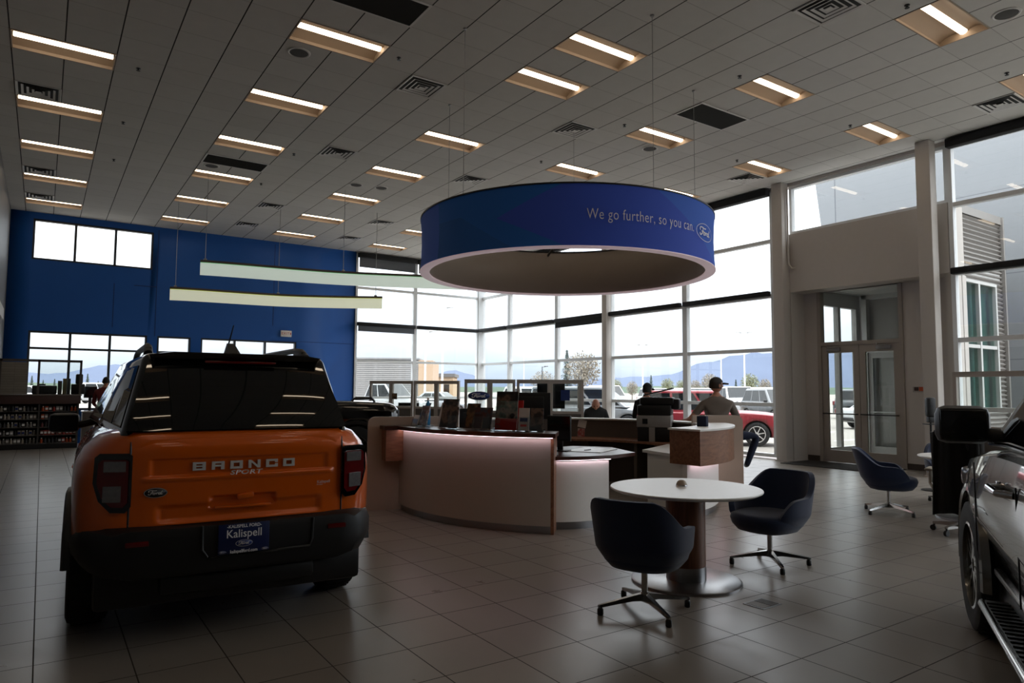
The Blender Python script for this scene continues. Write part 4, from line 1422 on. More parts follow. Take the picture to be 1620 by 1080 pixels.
def make_chair():
    t = thing('swivel_chair', 'x', 'chair', (0, 0, 0))
    # barrel shell: u sweeps left arm - back - right arm (chair faces +x), v from bowl to rim
    def top(u):
        a = abs(u)
        k = min(1, max(0, (a - 34) / 44))
        k = k * k * (3 - 2 * k)
        return 0.80 * (1 - k) + 0.61 * k - 0.02 * max(0, (a - 72) / 60) - 0.13 * max(0, (a - 104) / 28) ** 2
    def shell(rad_off):
        def fn(i, j):
            u = -132 + 264 * i
            zt = top(u) - (0.0 if rad_off >= 0 else -0.0)
            z = 0.30 + (zt - 0.30) * j
            f = (z - 0.30) / 0.5
            prof = 0.50 + 0.38 * min(1, (f / 0.3)) ** 0.5 + 0.12 * min(1, f)
            a = R(180 + u)
            ca, sa = math.cos(a), math.sin(a)
            ex = 2.6
            rr = (abs(ca / 0.33) ** ex + abs(sa / 0.35) ** ex) ** (-1 / ex)
            rr = rr * prof + rad_off
            tilt = -0.10 * max(0, -ca) * max(0, f - 0.2)
            return Vector((rr * ca + tilt, rr * sa, z))
        return fn
    mb = MB()
    A = mb.grid(shell(0.0), 44, 14)
    B = mb.grid(shell(-0.05), 44, 14)
    # rim and front edges
    for i in range(44):
        mb.face([A[14][i], A[14][i + 1], B[14][i + 1], B[14][i]])
        mb.face([A[0][i], A[0][i + 1], B[0][i + 1], B[0][i]])
    for j in range(14):
        for k in (0, 44):
            mb.face([A[j][k], A[j + 1][k], B[j + 1][k], B[j][k]])
    s_ = mb.build('shell', 'blue_fab', t, sharp=70)
    bv = s_.modifiers.new('b', 'BEVEL')
    bv.width = 0.016
    bv.segments = 3
    bv.limit_method = 'ANGLE'
    bv.angle_limit = R(55)
    apply_mods(s_)
    mb = MB()
    def cush(rs, z):
        return [(0.03 + rs * 0.30 * math.copysign(abs(math.cos(a)) ** 0.75, math.cos(a)), rs * 0.285 * math.copysign(abs(math.sin(a)) ** 0.75, math.sin(a)), z) for a in [2 * PI * k / 36 for k in range(36)]]
    mb.loft([cush(0.62, 0.295), cush(0.80, 0.31), cush(0.95, 0.36), cush(1.0, 0.41), cush(0.97, 0.445), cush(0.85, 0.458), cush(0.4, 0.462)])
    mb.build('seat_cushion', 'blue_fab', t, sharp=70)
    mb = MB()
    mb.lathe([(0.05, 0.30), (0.05, 0.28), (0.022, 0.27), (0.022, 0.13), (0.028, 0.128), (0.032, 0.07), (0.0, 0.065)], 20)
    mb.build('column', 'polish', t)
    for k in range(4):
        rot = Matrix.Rotation(R(45 + 90 * k + 4), 4, 'Z')
        mb = MB()
        rings = []
        for x, w, z0, z1 in ((0.02, 0.026, 0.075, 0.125), (0.10, 0.022, 0.078, 0.112), (0.22, 0.017, 0.066, 0.09), (0.335, 0.014, 0.052, 0.07), (0.35, 0.008, 0.052, 0.066)):
            rings.append([rot @ Vector(q) for q in ((x, -w, z0), (x, w, z0), (x, w * 0.7, z1), (x, -w * 0.7, z1))])
        mb.loft(rings)
        lg = mb.build('leg', 'polish', t, sharp=50)
        mb = MB()
        mb.lathe([(0, 0), (0.017, 0), (0.021, 0.006), (0.021, 0.04), (0.012, 0.052), (0.0, 0.053)], 14, rot @ Matrix.Translation((0.332, 0, 0)))
        mb.build('glide', 'black', lg)
    return t
CH = [((3.51, 3.50), 23, 'navy upholstered swivel chair nearest the camera, its back to us at the round table'),
      ((5.36, 3.81), 183, 'navy upholstered swivel chair right of the foreground table, seat facing it'),
      ((8.885, 4.58), -60, 'navy swivel chair standing alone before the entrance mat'),
      ((10.35, 4.45), 215, 'navy swivel chair behind the far right table, mostly hidden')]
c0 = make_chair()
for k, (p, rz, lb) in enumerate(CH):
    if k == 0:
        c0.location = (p[0], p[1], 0)
        c0.rotation_euler = (0, 0, R(rz))
        tag(c0, lb, None, 'navy swivel chairs')
    else:
        dup(c0, (p[0], p[1], 0), R(rz), lb, 'navy swivel chairs')
# floor outlet box
t = thing('floor_outlet', 'rectangular steel floor outlet plate set in the tiles beside the round table', 'floor outlet', (4.33, 3.15, 0), R(2))
MB().box(-0.11, 0.11, -0.085, 0.085, 0.0, 0.004).build('outlet_frame', 'steel', t)
MB().box(-0.095, 0.0, -0.07, 0.07, 0.004, 0.006).build('outlet_lid', pm('floor_plate_insert', (98, 92, 86), 0.4), t)
MB().box(0.006, 0.095, -0.07, 0.07, 0.004, 0.006).build('outlet_lid', pm('floor_plate_dark_insert', (60, 57, 54), 0.4), t)
# office chair draped with a black coat, by the mirror
t = thing('task_chair', 'office task chair with cream armrest and chrome star base at the right', 'chair', (8.26, 3.46, 0), R(16))
MB().box(-0.24, 0.24, -0.24, 0.24, 0.44, 0.52, 0.03).build('seat', 'black', t)
mb = MB()
mb.grid(lambda u, v: Vector((-0.22 - 0.10 * v - 0.05 * math.cos((u - 0.5) * PI), (u - 0.5) * 0.46, 0.5 + 0.6 * v)), 10, 10)
sb = mb.build('backrest', 'black', t, normals=False)
sb.modifiers.new('s', 'SOLIDIFY').thickness = 0.03
apply_mods(sb)
cream = pm('cream_plastic', (150, 142, 128), 0.5)
for s_ in (-1, 1):
    mb = MB()
    mb.tube([(-0.1, s_ * 0.25, 0.46), (0.0, s_ * 0.30, 0.52), (0.02, s_ * 0.30, 0.66)], 0.022, 8)
    mb.box(-0.13, 0.15, s_ * 0.30 - 0.04, s_ * 0.30 + 0.04, 0.66, 0.69, 0.012)
    mb.build('armrest', cream, t)
MB().lathe([(0.03, 0.44), (0.03, 0.12), (0.04, 0.08), (0, 0.07)], 16).build('column', 'steel', t)
for k in range(5):
    rot = Matrix.Rotation(R(72 * k + 10), 4, 'Z')
    mb = MB()
    mb.loft([[rot @ Vector(q) for q in ((x, -w, z0), (x, w, z0), (x, w, z1), (x, -w, z1))] for x, w, z0, z1 in ((0.02, 0.03, 0.08, 0.13), (0.30, 0.018, 0.075, 0.10))])
    lg = mb.build('leg', 'polish', t)
    mb = MB()
    mb.lathe([(0, -0.014), (0.03, -0.014), (0.032, 0), (0.03, 0.014), (0, 0.014)], 14, rot @ Matrix.Translation((0.30, 0, 0.032)) @ Matrix.Rotation(R(90), 4, 'X'))
    mb.box(-0.01, 0.01, -0.008, 0.008, 0.05, 0.08, 0, rot @ Matrix.Translation((0.29, 0, 0)))
    mb.build('caster', 'black', lg)
mb = MB()
def coat(u, v):
    x0 = -0.40 - 0.03 * math.sin(u * 19) - 0.02 * math.sin(u * 8 + 2)
    if v < 0.12:
        return Vector((-0.36 + 0.06 * (1 - v / 0.12) - 0.02 * math.sin(u * 19) * v, (u - 0.5) * 0.40, 1.115 + 0.01 * math.sin(u * 9)))
    k = (v - 0.12) / 0.88
    return Vector((x0 - 0.02 * k, (u - 0.5) * (0.40 + 0.05 * k), 1.11 - 0.86 * k - 0.02 * math.sin(u * 7) * k))
mb.grid(coat, 40, 24)
cb = mb.build('draped_coat', pm('black_coat_cloth', (10, 10, 11), 0.95, bump=0.3, bscale=250), None, (8.26, 3.46, 0), rotz=R(16), normals=False)
cb.modifiers.new('s', 'SOLIDIFY').thickness = 0.012
apply_mods(cb)
tag(cb, 'long black coat hanging over the back of the office task chair', 'coat')
# hand sanitizer stand
t = thing('sanitizer_stand', 'black hand sanitizer dispenser on a thin floor stand by the entrance wall', 'sanitizer stand', (11.5, 5.24, 0), R(145))
MB().lathe([(0, 0), (0.16, 0), (0.165, 0.008), (0.16, 0.016), (0, 0.018)], 28).build('base', 'black', t)
MB().lathe([(0.016, 0.016), (0.016, 1.05)], 14).build('pole', 'black', t)
mb = MB()
mb.box(-0.065, 0.065, -0.05, 0.06, 1.14, 1.44, 0.03)
mb.build('dispenser_body', 'black', t)
MB().box(0.02, 0.045, -0.056, -0.045, 1.22, 1.40, 0.008).build('level_window', 'sign_white', t)
mb = MB(); mb.box(-0.05, 0.05, -0.04, 0.05, 1.05, 1.14, 0.012); mb.box(-0.075, 0.075, -0.10, 0.03, 1.015, 1.03, 0.004)
mb.build('drip_tray', 'black', t)
t = thing('wall_notice', 'small orange notice on the wall behind the hand sanitizer', 'notice', (XD - 0.004, 6.62, 1.58), R(-90))
MB().box(-0.16, 0.16, 0, 0.012, -0.06, 0.05).build('notice_card', pm('pale_notice', (160, 156, 150), 0.6), t)
MB().box(-0.04, 0.13, -0.004, 0.0, -0.035, 0.045).build('orange_patch', pm('orange_print', (190, 84, 40), 0.6), t)
MB().box(-0.13, -0.05, -0.004, 0.0, -0.03, 0.04).build('dark_patch', pm('dark_red_print', (60, 38, 34), 0.6), t)

# ------------------------------------------------------------------ parts shelf at the far left
sh = thing('display_shelf', 'dark five-tier accessory shelf unit under the far left counter', 'shelf', (-0.86, 20.55, 0))
Wd = 1.66
mb = MB(); mb.box(0.0, Wd, 0.0, 0.5, 0.0, 0.12); mb.build('plinth', 'black', sh)
mb = MB(); mb.box(0.0, Wd, 0.34, 0.37, 0.12, 1.10); mb.build('back_panel', pm('dark_pegboard', (46, 42, 40), 0.8), sh)
up_m = pm('dark_grey_upright', (58, 55, 53), 0.6)
for x in (0.0, Wd / 2 - 0.02, Wd - 0.04):
    MB().box(x, x + 0.04, 0.0, 0.37, 0.12, 1.10).build('upright', up_m, sh)
for k in range(5):
    mb = MB(); mb.box(0.04, Wd - 0.04, 0.0, 0.34, 0.14 + 0.195 * k - 0.012, 0.14 + 0.195 * k); mb.build('shelf_board', pm('grey_shelf_board', (88, 84, 80), 0.6), sh)
MB().box(-0.02, Wd + 0.03, -0.04, 0.8, 1.10, 1.30, 0.01).build('counter_front', pm('red_brown_counter', (64, 40, 34), 0.5), sh)
MB().box(-0.02, Wd + 0.05, -0.06, 0.82, 1.30, 1.335, 0.008).build('counter_top', 'taupe_dark', sh)
# bottles and packs on the shelf, each one its own object
pc = [pm('pack_grey', (120, 116, 112), 0.5), pm('pack_red', (150, 40, 30), 0.5), pm('pack_orange', (186, 74, 30), 0.5), pm('pack_dark', (40, 38, 40), 0.5), pm('pack_cream', (150, 140, 126), 0.5), pm('pack_maroon', (88, 30, 30), 0.5)]
btl = []
for k, m_ in enumerate(pc):
    mb = MB()
    mb.lathe([(0, 0), (0.026, 0), (0.028, 0.006), (0.028, 0.075), (0.012, 0.098), (0.012, 0.108)], 12)
    mb.m = 1
    mb.lathe([(0.014, 0.104), (0.014, 0.125), (0.0, 0.126)], 10)
    o = mb.build('shelf_bottle', [m_, M['black'] if k % 2 else M['paper']])
    btl.append(o)
    mb = MB()
    mb.box(-0.032, 0.032, -0.012, 0.012, 0, 0.12, 0.004)
    mb.m = 1
    mb.box(-0.026, 0.026, -0.0135, -0.012, 0.035, 0.085)
    btl.append(mb.build('shelf_pack', [m_, M['paper'] if k != 4 else M['logo_blue']]))
tiers = ['bottom', 'second', 'middle', 'fourth', 'top']
used = set()
cname = ['grey', 'red', 'orange', 'dark', 'cream', 'maroon']
for k in range(5):
    for bay in range(2):
        for q in range(10):
            ci = rnd.choice([0, 3, 4, 0, 4, 3]) if bay == 0 else rnd.choice([1, 2, 5, 1, 3, 0])
            kind = rnd.choice([0, 1])
            src = btl[ci * 2 + kind]
            if src.name in used:
                o = src.copy(); COL.objects.link(o)
            else:
                o = src; used.add(src.name)
            o.location = (-0.86 + 0.04 + bay * Wd / 2 + 0.04 + q * 0.075, 20.55 + 0.075 + rnd.uniform(-0.02, 0.03), 0.14 + 0.195 * k)
            tag(o, 'small %s %s on the %s tier of the %s shelf bay' % (cname[ci], 'pack' if kind else 'bottle', tiers[k], 'left' if bay == 0 else 'right'), 'pack' if kind else 'bottle', 'small %s %ss on the %s tier, %s bay' % (cname[ci], 'pack' if kind else 'bottle', tiers[k], 'left' if bay == 0 else 'right'))
for o in btl:
    if o.name not in used:
        bpy.data.objects.remove(o)
# glazed screen and devices on that counter
t = thing('counter_screen', 'dark framed glazed screen standing on the far left counter', 'screen', (-0.86, 20.60, 1.335))
mb = MB()
for x in (0.0, 0.76, Wd - 0.02):
    mb.box(x, x + 0.05, -0.02, 0.02, 0, 0.86)
mb.box(0, Wd + 0.03, -0.02, 0.02, 0.80, 0.86)
mb.build('screen_frame', pm('dark_taupe_frame', (70, 64, 60), 0.6), t)
MB().box(0.81, Wd - 0.02, -0.003, 0.003, 0.0, 0.80).build('glass_panel', 'pglass', t)
tag(MB().box(-0.26, 0.26, -0.01, 0, 0, 0.78).build('notice_board', grid_mat('ruled_notice_paper', (120, 112, 100), (80, 74, 66), 0.3, 0, 0.004, 0.06, 0, 0.004, 0.8, axes=(0, 2)), None, (-0.56, 20.56, 1.34)), 'pale ruled notice sheet at the left end of the far counter', 'notice')
t = thing('cash_printer', 'low dark office machine on the far left counter behind the glass', 'printer', (0.06, 21.0, 1.335))
MB().box(-0.26, 0.26, -0.2, 0.2, 0, 0.22, 0.03).build('machine_body', 'black', t)
MB().box(-0.12, 0.02, -0.1, 0.1, 0.22, 0.26, 0.01).build('paper_tray', 'black', t)
for k, (x, w, h, c) in enumerate(((0.38, 0.09, 0.34, (84, 84, 80)), (0.48, 0.08, 0.40, (124, 116, 84)), (0.57, 0.07, 0.40, (76, 80, 84)))):
    lb = ['narrow grey binder', 'tan binder', 'slate binder'][k] + ' standing upright on the far left counter'
    tag(MB().box(-w / 2, w / 2, -0.12, 0.12, 0, h, 0.006).build('ring_binder', pm('binder_%d' % k, c, 0.6), None, (x, 21.0, 1.335)), lb, 'binder')
t = thing('coffee_machine', 'black upright machine at the right end of the far left counter', 'machine', (0.78, 20.92, 1.335))
MB().box(-0.16, 0.14, -0.12, 0.12, 0, 0.26, 0.02).build('machine_base', 'black', t)
MB().box(-0.07, 0.09, -0.08, 0.08, 0.26, 0.52, 0.03).build('machine_tower', 'black', t)
monitor('dark square monitor just right of the far left counter', (1.06, 21.1), R(5), 0.30, 0.30, 0.90, 0.34)
t = thing('side_counter', 'pale low counter behind the far left shelf, holding the square monitor', 'counter', (1.25, 21.25, 0))
MB().box(-0.35, 0.6, -0.28, 0.3, 0.0, 0.87).build('cabinet', 'taupe_dark', t)
MB().box(-0.37, 0.62, -0.30, 0.32, 0.87, 0.90, 0.005).build('counter_top', 'white_lam', t)
# ------------------------------------------------------------------ vehicles
def half_profile(w, zb, zt, k, sh):
    h = zt - zb
    if sh == 'tuck':
        return [(0, zb), (0.72 * w, zb), (0.82 * w, zb + 0.05), (0.875 * w, zb + 0.14), (0.94 * w, zb + 0.30), (w, zb + 0.52 * h), (w, zb + 0.66 * h), (0.985 * w, zb + 0.82 * h), (0.96 * w, zt - 0.06 * h), (0.91 * w, zt - 0.02 * h), (0.45 * w, zt + k * 0.7), (0, zt + k)]
    if sh:   # broad sloping shoulder
        return [(0, zb), (0.80 * w, zb), (0.94 * w, zb + 0.04), (0.99 * w, zb + 0.14), (w, zb + 0.38 * h), (w, zt - 0.30), (0.985 * w, zt - 0.20), (0.94 * w, zt - 0.11), (0.86 * w, zt - 0.035), (0.76 * w, zt - 0.005), (0.4 * w, zt + k * 0.7), (0, zt + k)]
    return [(0, zb), (0.80 * w, zb), (0.94 * w, zb + 0.04), (0.985 * w, zb + 0.18 * h), (w, zb + 0.40 * h), (w, zb + 0.62 * h), (0.985 * w, zb + 0.80 * h), (0.96 * w, zt - 0.07 * h), (0.91 * w, zt - 0.02 * h), (0.84 * w, zt), (0.45 * w, zt + k * 0.7), (0, zt + k)]

def body_rings(st, sh=False):
    rings = []
    for y, w, zb, zt, k in st:
        hp = half_profile(w, zb, zt, k, sh)
        ring = [(x, y, z) for x, z in hp] + [(-x, y, z) for x, z in hp[-2:0:-1]]
        rings.append(ring)
    return rings

def smooth_st(st, n=4):
    return [tuple(v) for v in catmull_n(st, n)]
def catmull_n(pts, n):
    out = []
    P = [pts[0]] + list(pts) + [pts[-1]]
    for i in range(1, len(P) - 2):
        for k in range(n):
            t = k / n
            out.append(tuple(0.5 * ((2 * b) + (c - a) * t + (2 * a - 5 * b + 4 * c - d) * t * t + (3 * b - a - 3 * c + d) * t ** 3) for a, b, c, d in zip(P[i - 1], P[i], P[i + 1], P[i + 2])))
    out.append(tuple(P[-2]))
    return out

def car_body(t, st, paint, wheels, r_arch, sh=False, n=3, name='body'):
    """lofted body shell with wheel openings cut out"""
    mb = MB()
    mb.loft(body_rings(smooth_st(st, n), sh))
    o = mb.build(name, [paint, 'black'], t, sharp=32)
    if wheels:
        c = MB()
        c.m = 1
        hw = max(s[1] for s in st)
        for y, zc in wheels:
            for s_ in (-1, 1):
                a, b = (hw - 0.30, hw + 0.2) if s_ > 0 else (-hw - 0.2, -hw + 0.30)
                ring = [(y + r_arch * math.cos(2 * PI * k / 36), zc + r_arch * math.sin(2 * PI * k / 36)) for k in range(36)]
                c.prism(ring, 0, a, b)
        co = c.build('cutter', ['black', 'black'], t)
        m = o.modifiers.new('b', 'BOOLEAN')
        m.operation = 'DIFFERENCE'
        m.solver = 'EXACT'
        m.object = co
        apply_mods(o)
        me_ = co.data
        bpy.data.objects.remove(co)
        bpy.data.meshes.remove(me_)
    return o

def wheel(t, x, y, r, w, side, rim='alum', spokes=5, rr=0.66, detail=True):
    mt = Matrix.Translation((x, y, r)) @ Matrix.Rotation(R(90 * side), 4, 'Y')
    n = 48 if detail else 28
    mb = MB()
    h = w / 2
    mb.lathe([(r * rr, -h * 0.9), (r * 0.88, -h), (r * 0.965, -h * 0.9), (r, -h * 0.6), (r, h * 0.6), (r * 0.965, h * 0.9), (r * 0.88, h), (r * rr, h * 0.9)], n, mt, close=True)
    if detail:
        for k in range(44):
            a = 2 * PI * k / 44
            mb.box(-0.012, 0.012, -h * 0.72, h * 0.72, r - 0.004, r + 0.006, 0, Matrix.Translation((x, y, r)) @ Matrix.Rotation(a, 4, 'X') @ Matrix.Rotation(R(90), 4, 'Z') )
    tyre = mb.build('wheel', 'rubber', t)
    mb = MB()
    R0 = r * rr
    mb.lathe([(R0, h * 0.92), (R0 * 0.95, h * 0.95), (R0 * 0.93, h * 0.55), (R0 * 0.93, -h * 0.8), (R0, -h * 0.9)], n, mt)
    mb.lathe([(0.0, h * 0.72), (R0 * 0.16, h * 0.72), (R0 * 0.20, h * 0.60), (R0 * 0.22, h * 0.3)], 20, mt)
    for k in range(spokes):
        rot = mt @ Matrix.Rotation(2 * PI * k / spokes, 4, 'Z')
        for s_ in ((-1, 1) if spokes <= 6 else (0,)):
            rings = []
            for q, hw_, off in ((0.15, 0.07, 0.04), (0.6, 0.05, 0.12), (0.95, 0.06, 0.20)):
                zc = h * (0.68 - 0.02 * q)
                xx, ww, yy = q * R0, hw_ * R0, s_ * off * R0
                rings.append([rot @ Vector(p) for p in ((xx, yy - ww, zc - 0.02), (xx, yy + ww, zc - 0.02), (xx, yy + ww * 0.7, zc + 0.012), (xx, yy - ww * 0.7, zc + 0.012))])
            mb.loft(rings)
    mb.m = 1
    mb.lathe([(0.0, h * 0.1), (R0 * 0.92, h * 0.1), (R0 * 0.92, -h * 0.2), (0, -h * 0.2)], 20, mt)
    mb.build('rim', [rim, 'black'], tyre, sharp=40)
    return tyre

def cabin_quad(B, T, u0, u1, v0, v1, off, nrm):
    """point grid on the face spanned by bottom edge B=(b0,b1) and top edge T=(t0,t1)"""
    def P(u, v):
        b = B[0].lerp(B[1], u)
        tt = T[0].lerp(T[1], u)
        return b.lerp(tt, v) + nrm * off
    return [P(u0, v0), P(u1, v0), P(u1, v1), P(u0, v1)]

def cabin(t, yb0, yb1, yt0, yt1, wb, wt, zb, zt, mat, glass='car_glass', bev=0.06, side_cuts=((0.03, 0.34), (0.37, 0.66), (0.69, 0.95)), glassm=None, rear=True, crown=0.03, gv=(0.10, 0.86), wf=None):
    mb = MB()
    wb1, wt1 = wf or (wb, wt)
    c = [Vector(p) for p in ((-wb, yb0, zb), (wb, yb0, zb), (wb1, yb1, zb), (-wb1, yb1, zb), (-wt, yt0, zt), (wt, yt0, zt), (wt1, yt1, zt), (-wt1, yt1, zt))]
    vs = [mb.v(p) for p in c]
    fs = [mb.face([vs[i] for i in q]) for q in ((0, 3, 2, 1), (4, 5, 6, 7), (0, 1, 5, 4), (1, 2, 6, 5), (2, 3, 7, 6), (3, 0, 4, 7))]
    es = [e for e in mb.bm.edges if max(v.co.z for v in e.verts) > zb + 0.01]
    r = bmesh.ops.bevel(mb.bm, geom=es, offset=bev, segments=4, affect='EDGES', profile=0.5)
    for f in r['faces']:
        f.smooth = True
    cab = mb.build('cabin', mat, t, sharp=30)
    gl = M[glass]
    def pane(name, Bq, Tq, u0, u1, v0, v1):
        n = (Bq[1] - Bq[0]).cross(Tq[0] - Bq[0]).normalized()
        cen = (Bq[0] + Bq[1] + Tq[0] + Tq[1]) / 4 - Vector((0, (yb0 + yb1) / 2, (zb + zt) / 2))
        if n.dot(cen) < 0:
            n = -n
        q0 = cabin_quad(Bq, Tq, u0, u1, v0, v1, 0.006, n)
        q1 = cabin_quad(Bq, Tq, u0, u1, v0, v1, -0.004, n)
        m2 = MB()
        a = [m2.v(p) for p in q0]
        b = [m2.v(p) for p in q1]
        m2.bridge(a, b)
        m2.face(a)
        return m2.build(name, gl, t)
    for s_ in (-1, 1):
        if s_ < 0:
            Bq, Tq = (c[0], c[3]), (c[4], c[7])
        else:
            Bq, Tq = (c[1], c[2]), (c[5], c[6])
        for a, b in side_cuts:
            pane('side_window', Bq, Tq, a, b, *gv)
    pane('windshield', (c[3], c[2]), (c[7], c[6]), 0.05, 0.95, 0.06, 0.93)
    if rear:
        pane('rear_window', (c[0], c[1]), (c[4], c[5]), 0.08, 0.92, 0.12, 0.86)
    return cab

def parked(label, loc, rz, paint, style='suv', L=4.6, W=1.86, H=1.70, group='parked vehicles outside', name='car', cat='car', plate=False):
    t = thing(name, label, cat, (loc[0], loc[1], GZ), R(rz), group)
    hw = W / 2
    if style == 'pickup':
        belt, hood = 0.62 * H, 0.64 * H
    elif style == 'sedan':
        belt, hood = 0.62 * H, 0.56 * H
    elif style == 'van':
        belt, hood = 0.58 * H, 0.54 * H
    else:
        belt, hood = 0.61 * H, 0.60 * H
    rear = belt if style != 'sedan' else belt * 1.02
    st = [(-L / 2, 0.80 * hw, 0.42, rear * 0.90, 0), (-L / 2 + 0.06, 0.91 * hw, 0.34, rear * 0.97, 0), (-L / 2 + 0.25, 0.98 * hw, 0.28, rear, 0), (-0.18 * L, hw, 0.25, belt, 0), (0.10 * L, hw, 0.25, belt, 0), (0.22 * L, 0.99 * hw, 0.25, hood + 0.03, 0.02), (0.38 * L, 0.97 * hw, 0.26, hood - 0.02, 0.03), (0.46 * L, 0.90 * hw, 0.28, hood - 0.10, 0.02), (0.495 * L, 0.76 * hw, 0.36, hood - 0.24, 0)]
    wr = 0.36 if style != 'sedan' else 0.33
    wy = (-0.30 * L, 0.305 * L)
    car_body(t, st, paint, [(wy[0], wr), (wy[1], wr)], wr + 0.05)
    if style == 'pickup':
        cabin(t, -0.12 * L, 0.21 * L, -0.07 * L, 0.09 * L, 0.90 * hw, 0.76 * hw, belt - 0.02, H, paint, side_cuts=((0.05, 0.48), (0.52, 0.93)), glass='far_glass')
        mb = MB(); mb.box(-0.80 * hw, 0.80 * hw, -L / 2 + 0.12, -0.13 * L, belt - 0.01, belt + 0.015, 0.005)
        mb.build('bed_cover', 'black', t)
    elif style == 'sedan':
        cabin(t, -0.36 * L, 0.20 * L, -0.20 * L, 0.03 * L, 0.90 * hw, 0.70 * hw, belt - 0.02, H, paint, side_cuts=((0.12, 0.46), (0.49, 0.90)), glass='far_glass')
    elif style == 'van':
        cabin(t, -L / 2 + 0.06, 0.30 * L, -L / 2 + 0.22, 0.10 * L, 0.93 * hw, 0.80 * hw, belt - 0.02, H, paint, glass='far_glass')
    else:
        cabin(t, -L / 2 + 0.08, 0.21 * L, -L / 2 + 0.40, 0.04 * L, 0.91 * hw, 0.74 * hw, belt - 0.02, H, paint, glass='far_glass')
    for y in wy:
        for s_ in (-1, 1):
            wheel(t, s_ * (hw - 0.12), y, wr, 0.22, s_, 'silver_letter', 7, 0.68, False)
    # arch trim, lamps, grille, mirrors, bumpers
    for s_ in (-1, 1):
        mb = MB(); mb.obox((s_ * hw * 0.72, L * 0.462, hood - 0.18), (0.34, 0.16, 0.13), Matrix.Rotation(R(-s_ * 18), 3, 'Z'), 0.03); mb.build('headlight', 'clear_lens', t)
        mb = MB(); mb.obox((s_ * hw * 0.86, -L / 2 + 0.07, belt - 0.14), (0.16, 0.16, 0.26), Matrix.Rotation(R(s_ * 22), 3, 'Z'), 0.03); mb.build('taillight', 'red_lens', t)
        mb = MB(); mb.obox((s_ * (hw + 0.06), 0.17 * L, belt + 0.08), (0.18, 0.10, 0.14), None, 0.03); mb.build('side_mirror', 'black', t)
        mb = MB(); mb.obox((s_ * hw * 0.985, 0.0, 0.33), (0.07, 0.36 * L, 0.12), None, 0.02); mb.build('side_cladding', 'black', t)
    mb = MB(); mb.obox((0, L * 0.482, hood - 0.24), (hw * 0.85, 0.09, 0.22), None, 0.02); mb.build('grille', 'black', t)
    mb = MB(); mb.obox((0, L * 0.475, 0.40), (hw * 1.5, 0.14, 0.16), None, 0.04); mb.build('front_bumper', 'black', t)
    mb = MB(); mb.obox((0, -L / 2 + 0.06, 0.44), (hw * 1.5, 0.14, 0.18), None, 0.04); mb.build('rear_bumper', 'black', t)
    return t

# ---- orange compact SUV in the foreground, seen from behind
B = thing('compact_suv', 'orange compact SUV with black roof seen from behind in the left foreground', 'car', (1.06, 4.45, 0), R(-3))
st = [(0.075, 0.655, 0.62, 1.215, 0), (0.10, 0.745, 0.58, 1.245, 0), (0.17, 0.825, 0.52, 1.26, 0), (0.32, 0.885, 0.46, 1.265, 0), (0.6, 0.915, 0.42, 1.265, 0), (1.4, 0.925, 0.38, 1.25, 0), (2.6, 0.925, 0.38, 1.22, 0), (3.1, 0.92, 0.38, 1.20, 0.02), (3.8, 0.90, 0.40, 1.13, 0.03), (4.15, 0.84, 0.44, 1.05, 0.02), (4.34, 0.70, 0.52, 0.90, 0)]
car_body(B, st, 'orange', [(0.88, 0.37), (3.52, 0.37)], 0.43, sh=True, n=4)
# tailgate skin with its pressed creases
def smst(a, b, x):
    k = min(1, max(0, (x - a) / (b - a)))
    return k * k * (3 - 2 * k)
def tg(u, v):
    x = -0.615 + 1.23 * u
    z = 0.712 + (1.252 - 0.712) * v
    y = 0.048
    y += 0.055 * max(0, (z - 1.13) / 0.12) ** 2
    y += 0.014 * smst(0.985, 1.0, z) * (1 - smst(1.088, 1.10, z)) * (1 - smst(0.50, 0.53, abs(x)))
    y -= 0.010 * smst(0.955, 0.975, z) * (1 - smst(0.985, 1.0, z)) * (1 - smst(0.54, 0.57, abs(x)))
    y += 0.020 * (1 - smst(0.80, 0.835, z)) * (1 - smst(0.44, 0.50, abs(x))) * smst(0.715, 0.75, z)
    y += 0.026 * smst(0.785, 0.80, z) * (1 - smst(0.85, 0.87, z)) * (1 - smst(0.17, 0.20, abs(x)))
    y += 0.03 * (abs(x) / 0.615) ** 4
    return Vector((x, y, z))
mb = MB()
G = mb.grid(tg, 124, 108)
edge = [G[0][i] for i in range(125)] + [G[j][124] for j in range(1, 109)] + [G[108][i] for i in range(123, -1, -1)] + [G[j][0] for j in range(107, 0, -1)]
back = [mb.v((v.co.x, v.co.y + 0.07, v.co.z)) for v in edge]
mb.bridge(edge, back)
mb.build('tailgate', 'orange', B, sharp=60)
for s_ in (-1, 1):
    mb = MB()
    mb.tube([(s_ * 0.622, 0.078, 0.715), (s_ * 0.622, 0.072, 0.9), (s_ * 0.622, 0.074, 1.12), (s_ * 0.622, 0.095, 1.20)], 0.006, 6)
    mb.build('tailgate_gap', 'black', B)
def on_tg(v, d=0.0):
    return tg((v.x + 0.615) / 1.23, (v.y - 0.712) / 0.54) + Vector((0, -0.004 - d, 0))
GLY = {'B': [(0, 0, .26, 1), (.26, .76, 1, 1), (.26, 0, 1, .24), (.26, .42, 1, .58), (.74, .58, 1, .76), (.74, .24, 1, .42)],
       'R': [(0, 0, .26, 1), (.26, .76, 1, 1), (.26, .36, 1, .56), (.74, .56, 1, .76), (.72, 0, 1, .36)],
       'O': [(0, 0, .26, 1), (.74, 0, 1, 1), (.26, .74, .74, 1), (.26, 0, .74, .26)],
       'N': [(0, 0, .24, 1), (.76, 0, 1, 1)],
       'C': [(0, 0, .26, 1), (.26, .74, 1, 1), (.26, 0, 1, .26), (.76, .58, 1, .74), (.76, .26, 1, .42)]}
